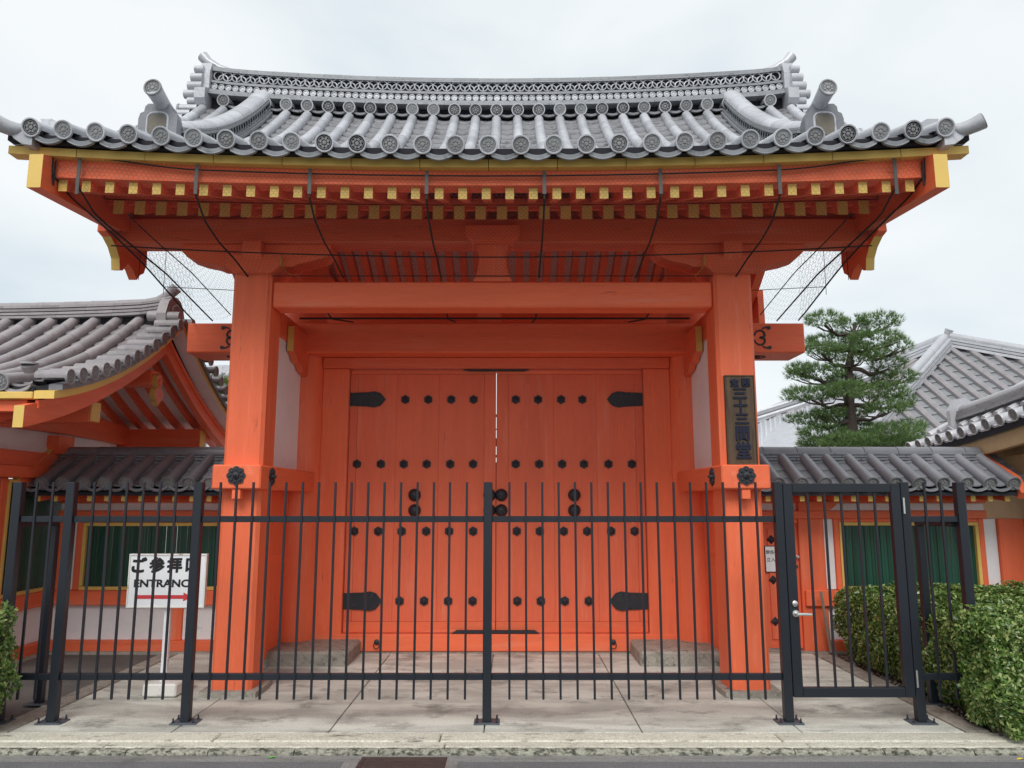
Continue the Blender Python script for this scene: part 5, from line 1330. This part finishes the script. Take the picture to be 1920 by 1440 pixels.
# ------------------------------------------------------------------ hedges
def hedge(nm_label, x0, x1, y0, y1, zt, n, front_fn=None, seed=1):
    h = thing('hedge', nm_label, 'hedge', ((x0+x1)/2, (y0+y1)/2, 0), 'clipped hedges beside the fence')
    r = np.random.default_rng(seed)
    ax, ay = x1-x0, y1-y0
    faces = [('l', ay*zt*1.6), ('r', ay*zt), ('f', ax*zt*1.3), ('b', ax*zt*.6), ('t', ax*ay*1.2)]
    tot = sum(a for _, a in faces); P_ = []; N_ = []
    for f, a in faces:
        k = int(n*a/tot); u = r.uniform(0, 1, k); v = r.uniform(0, 1, k); dpt = np.abs(r.normal(0, .045, k))
        if f in 'lr':
            X = (x0+dpt) if f == 'l' else (x1-dpt); Y = y0+u*ay; Z = .03+v*(zt-.03); Nn = np.tile([-1 if f == 'l' else 1, 0, .25], (k, 1))
        elif f in 'fb':
            Y = (y0+dpt) if f == 'f' else (y1-dpt); X = x0+u*ax; Z = .03+v*(zt-.03); Nn = np.tile([0, -1 if f == 'f' else 1, .25], (k, 1))
        else:
            X = x0+u*ax; Y = y0+v*ay; Z = zt-dpt; Nn = np.tile([0, 0, 1], (k, 1))
        P_.append(np.stack([np.broadcast_to(X, k), np.broadcast_to(Y, k), np.broadcast_to(Z, k)], 1)); N_.append(Nn)
    P_ = np.concatenate(P_); N_ = np.concatenate(N_).astype(float)
    # lumpy surface, rounded edges, tucked foot
    P_ += N_*(.035*np.sin(P_[:, [1]]*7+P_[:, [2]]*9+P_[:, [0]]*6)+.02*np.sin(P_[:, [1]]*19+P_[:, [2]]*23+P_[:, [0]]*17))
    cx_, cy_ = (x0+x1)/2, (y0+y1)/2
    t = np.clip((P_[:, 2]-zt+.14)/.14, 0, 1)**2*.06; P_[:, 0] -= np.sign(P_[:, 0]-cx_)*t*(np.abs(P_[:, 0]-cx_) > ax/2-.25); P_[:, 1] -= np.sign(P_[:, 1]-cy_)*t*(np.abs(P_[:, 1]-cy_) > ay/2-.25)
    lo = np.clip((.28-P_[:, 2])/.28, 0, 1)*.10; P_[:, 0] -= np.sign(P_[:, 0]-cx_)*lo*(np.abs(P_[:, 0]-cx_) > ax/2-.2)
    k = len(P_); nn = N_+r.normal(size=(k, 3))*.65; nn /= np.linalg.norm(nn, axis=1, keepdims=True)
    a = np.cross(nn, r.normal(size=(k, 3))); a /= np.linalg.norm(a, axis=1, keepdims=True); b = np.cross(nn, a)
    s = r.uniform(.009, .019, (k, 1))
    vs = [P_-a*s*1.25, P_+b*s*.62-a*s*.1+nn*s*.12, P_+a*s*1.25, P_-b*s*.62-a*s*.1+nn*s*.12]
    V_ = np.stack(vs, 1).reshape(-1, 3); q = np.arange(k)*4; F_ = np.concatenate([np.stack([q, q+1, q+2], 1), np.stack([q, q+2, q+3], 1)])
    np_mesh('foliage', V_, F_, hedge_m, h, org=tuple(ORG[h.name]))
    tw = MB()
    for _ in range(int(260*ax*ay/2)):
        bx, by = random.uniform(x0+.1, x1-.1), random.uniform(y0+.1, y1-.1); tw.tube([(bx, by, -.02), (bx+random.uniform(-.08, .08), by+random.uniform(-.08, .08), zt*.5), (bx+random.uniform(-.16, .16), by+random.uniform(-.16, .16), zt*.93)], [.009, .006, .003], 4)
    tw.build('stems', twig, h, stuff=True)
    return h
hedge('waist-high clipped green hedge running back along the right end of the fence', 3.20, 5.6, 5.68, 7.75, .71, 92000, seed=3)
hedge('nearer glossy green hedge block at the right kerb in front of the fence end', 3.13, 5.6, 5.13, 5.60, .77, 42000, seed=4)
hedge('small clipped green hedge at the left edge of the photo by the fence end', -5.2, -3.45, 5.15, 5.52, .83, 26000, seed=5)
# small power pole pieces / nothing else
# front wall of the left gatehouse, outside the frame of the photograph but part of the same building
beam('plaster_panel', LH, -8, WX-.29, 6.72, 6.80, .112, 1.764, m=white_wall)
beam('front_beam', LH, -8, WX-.29, 6.62, 6.84, 1.765, 2.16)
beam('base_beam', LH, -8, WX-.29, 6.66, 6.84, -.02, .111)
for k in range(3): beam('corner_pillar', LH, -6.2-.9*k, -5.96-.9*k, 6.60, 6.719, .112, 1.764)
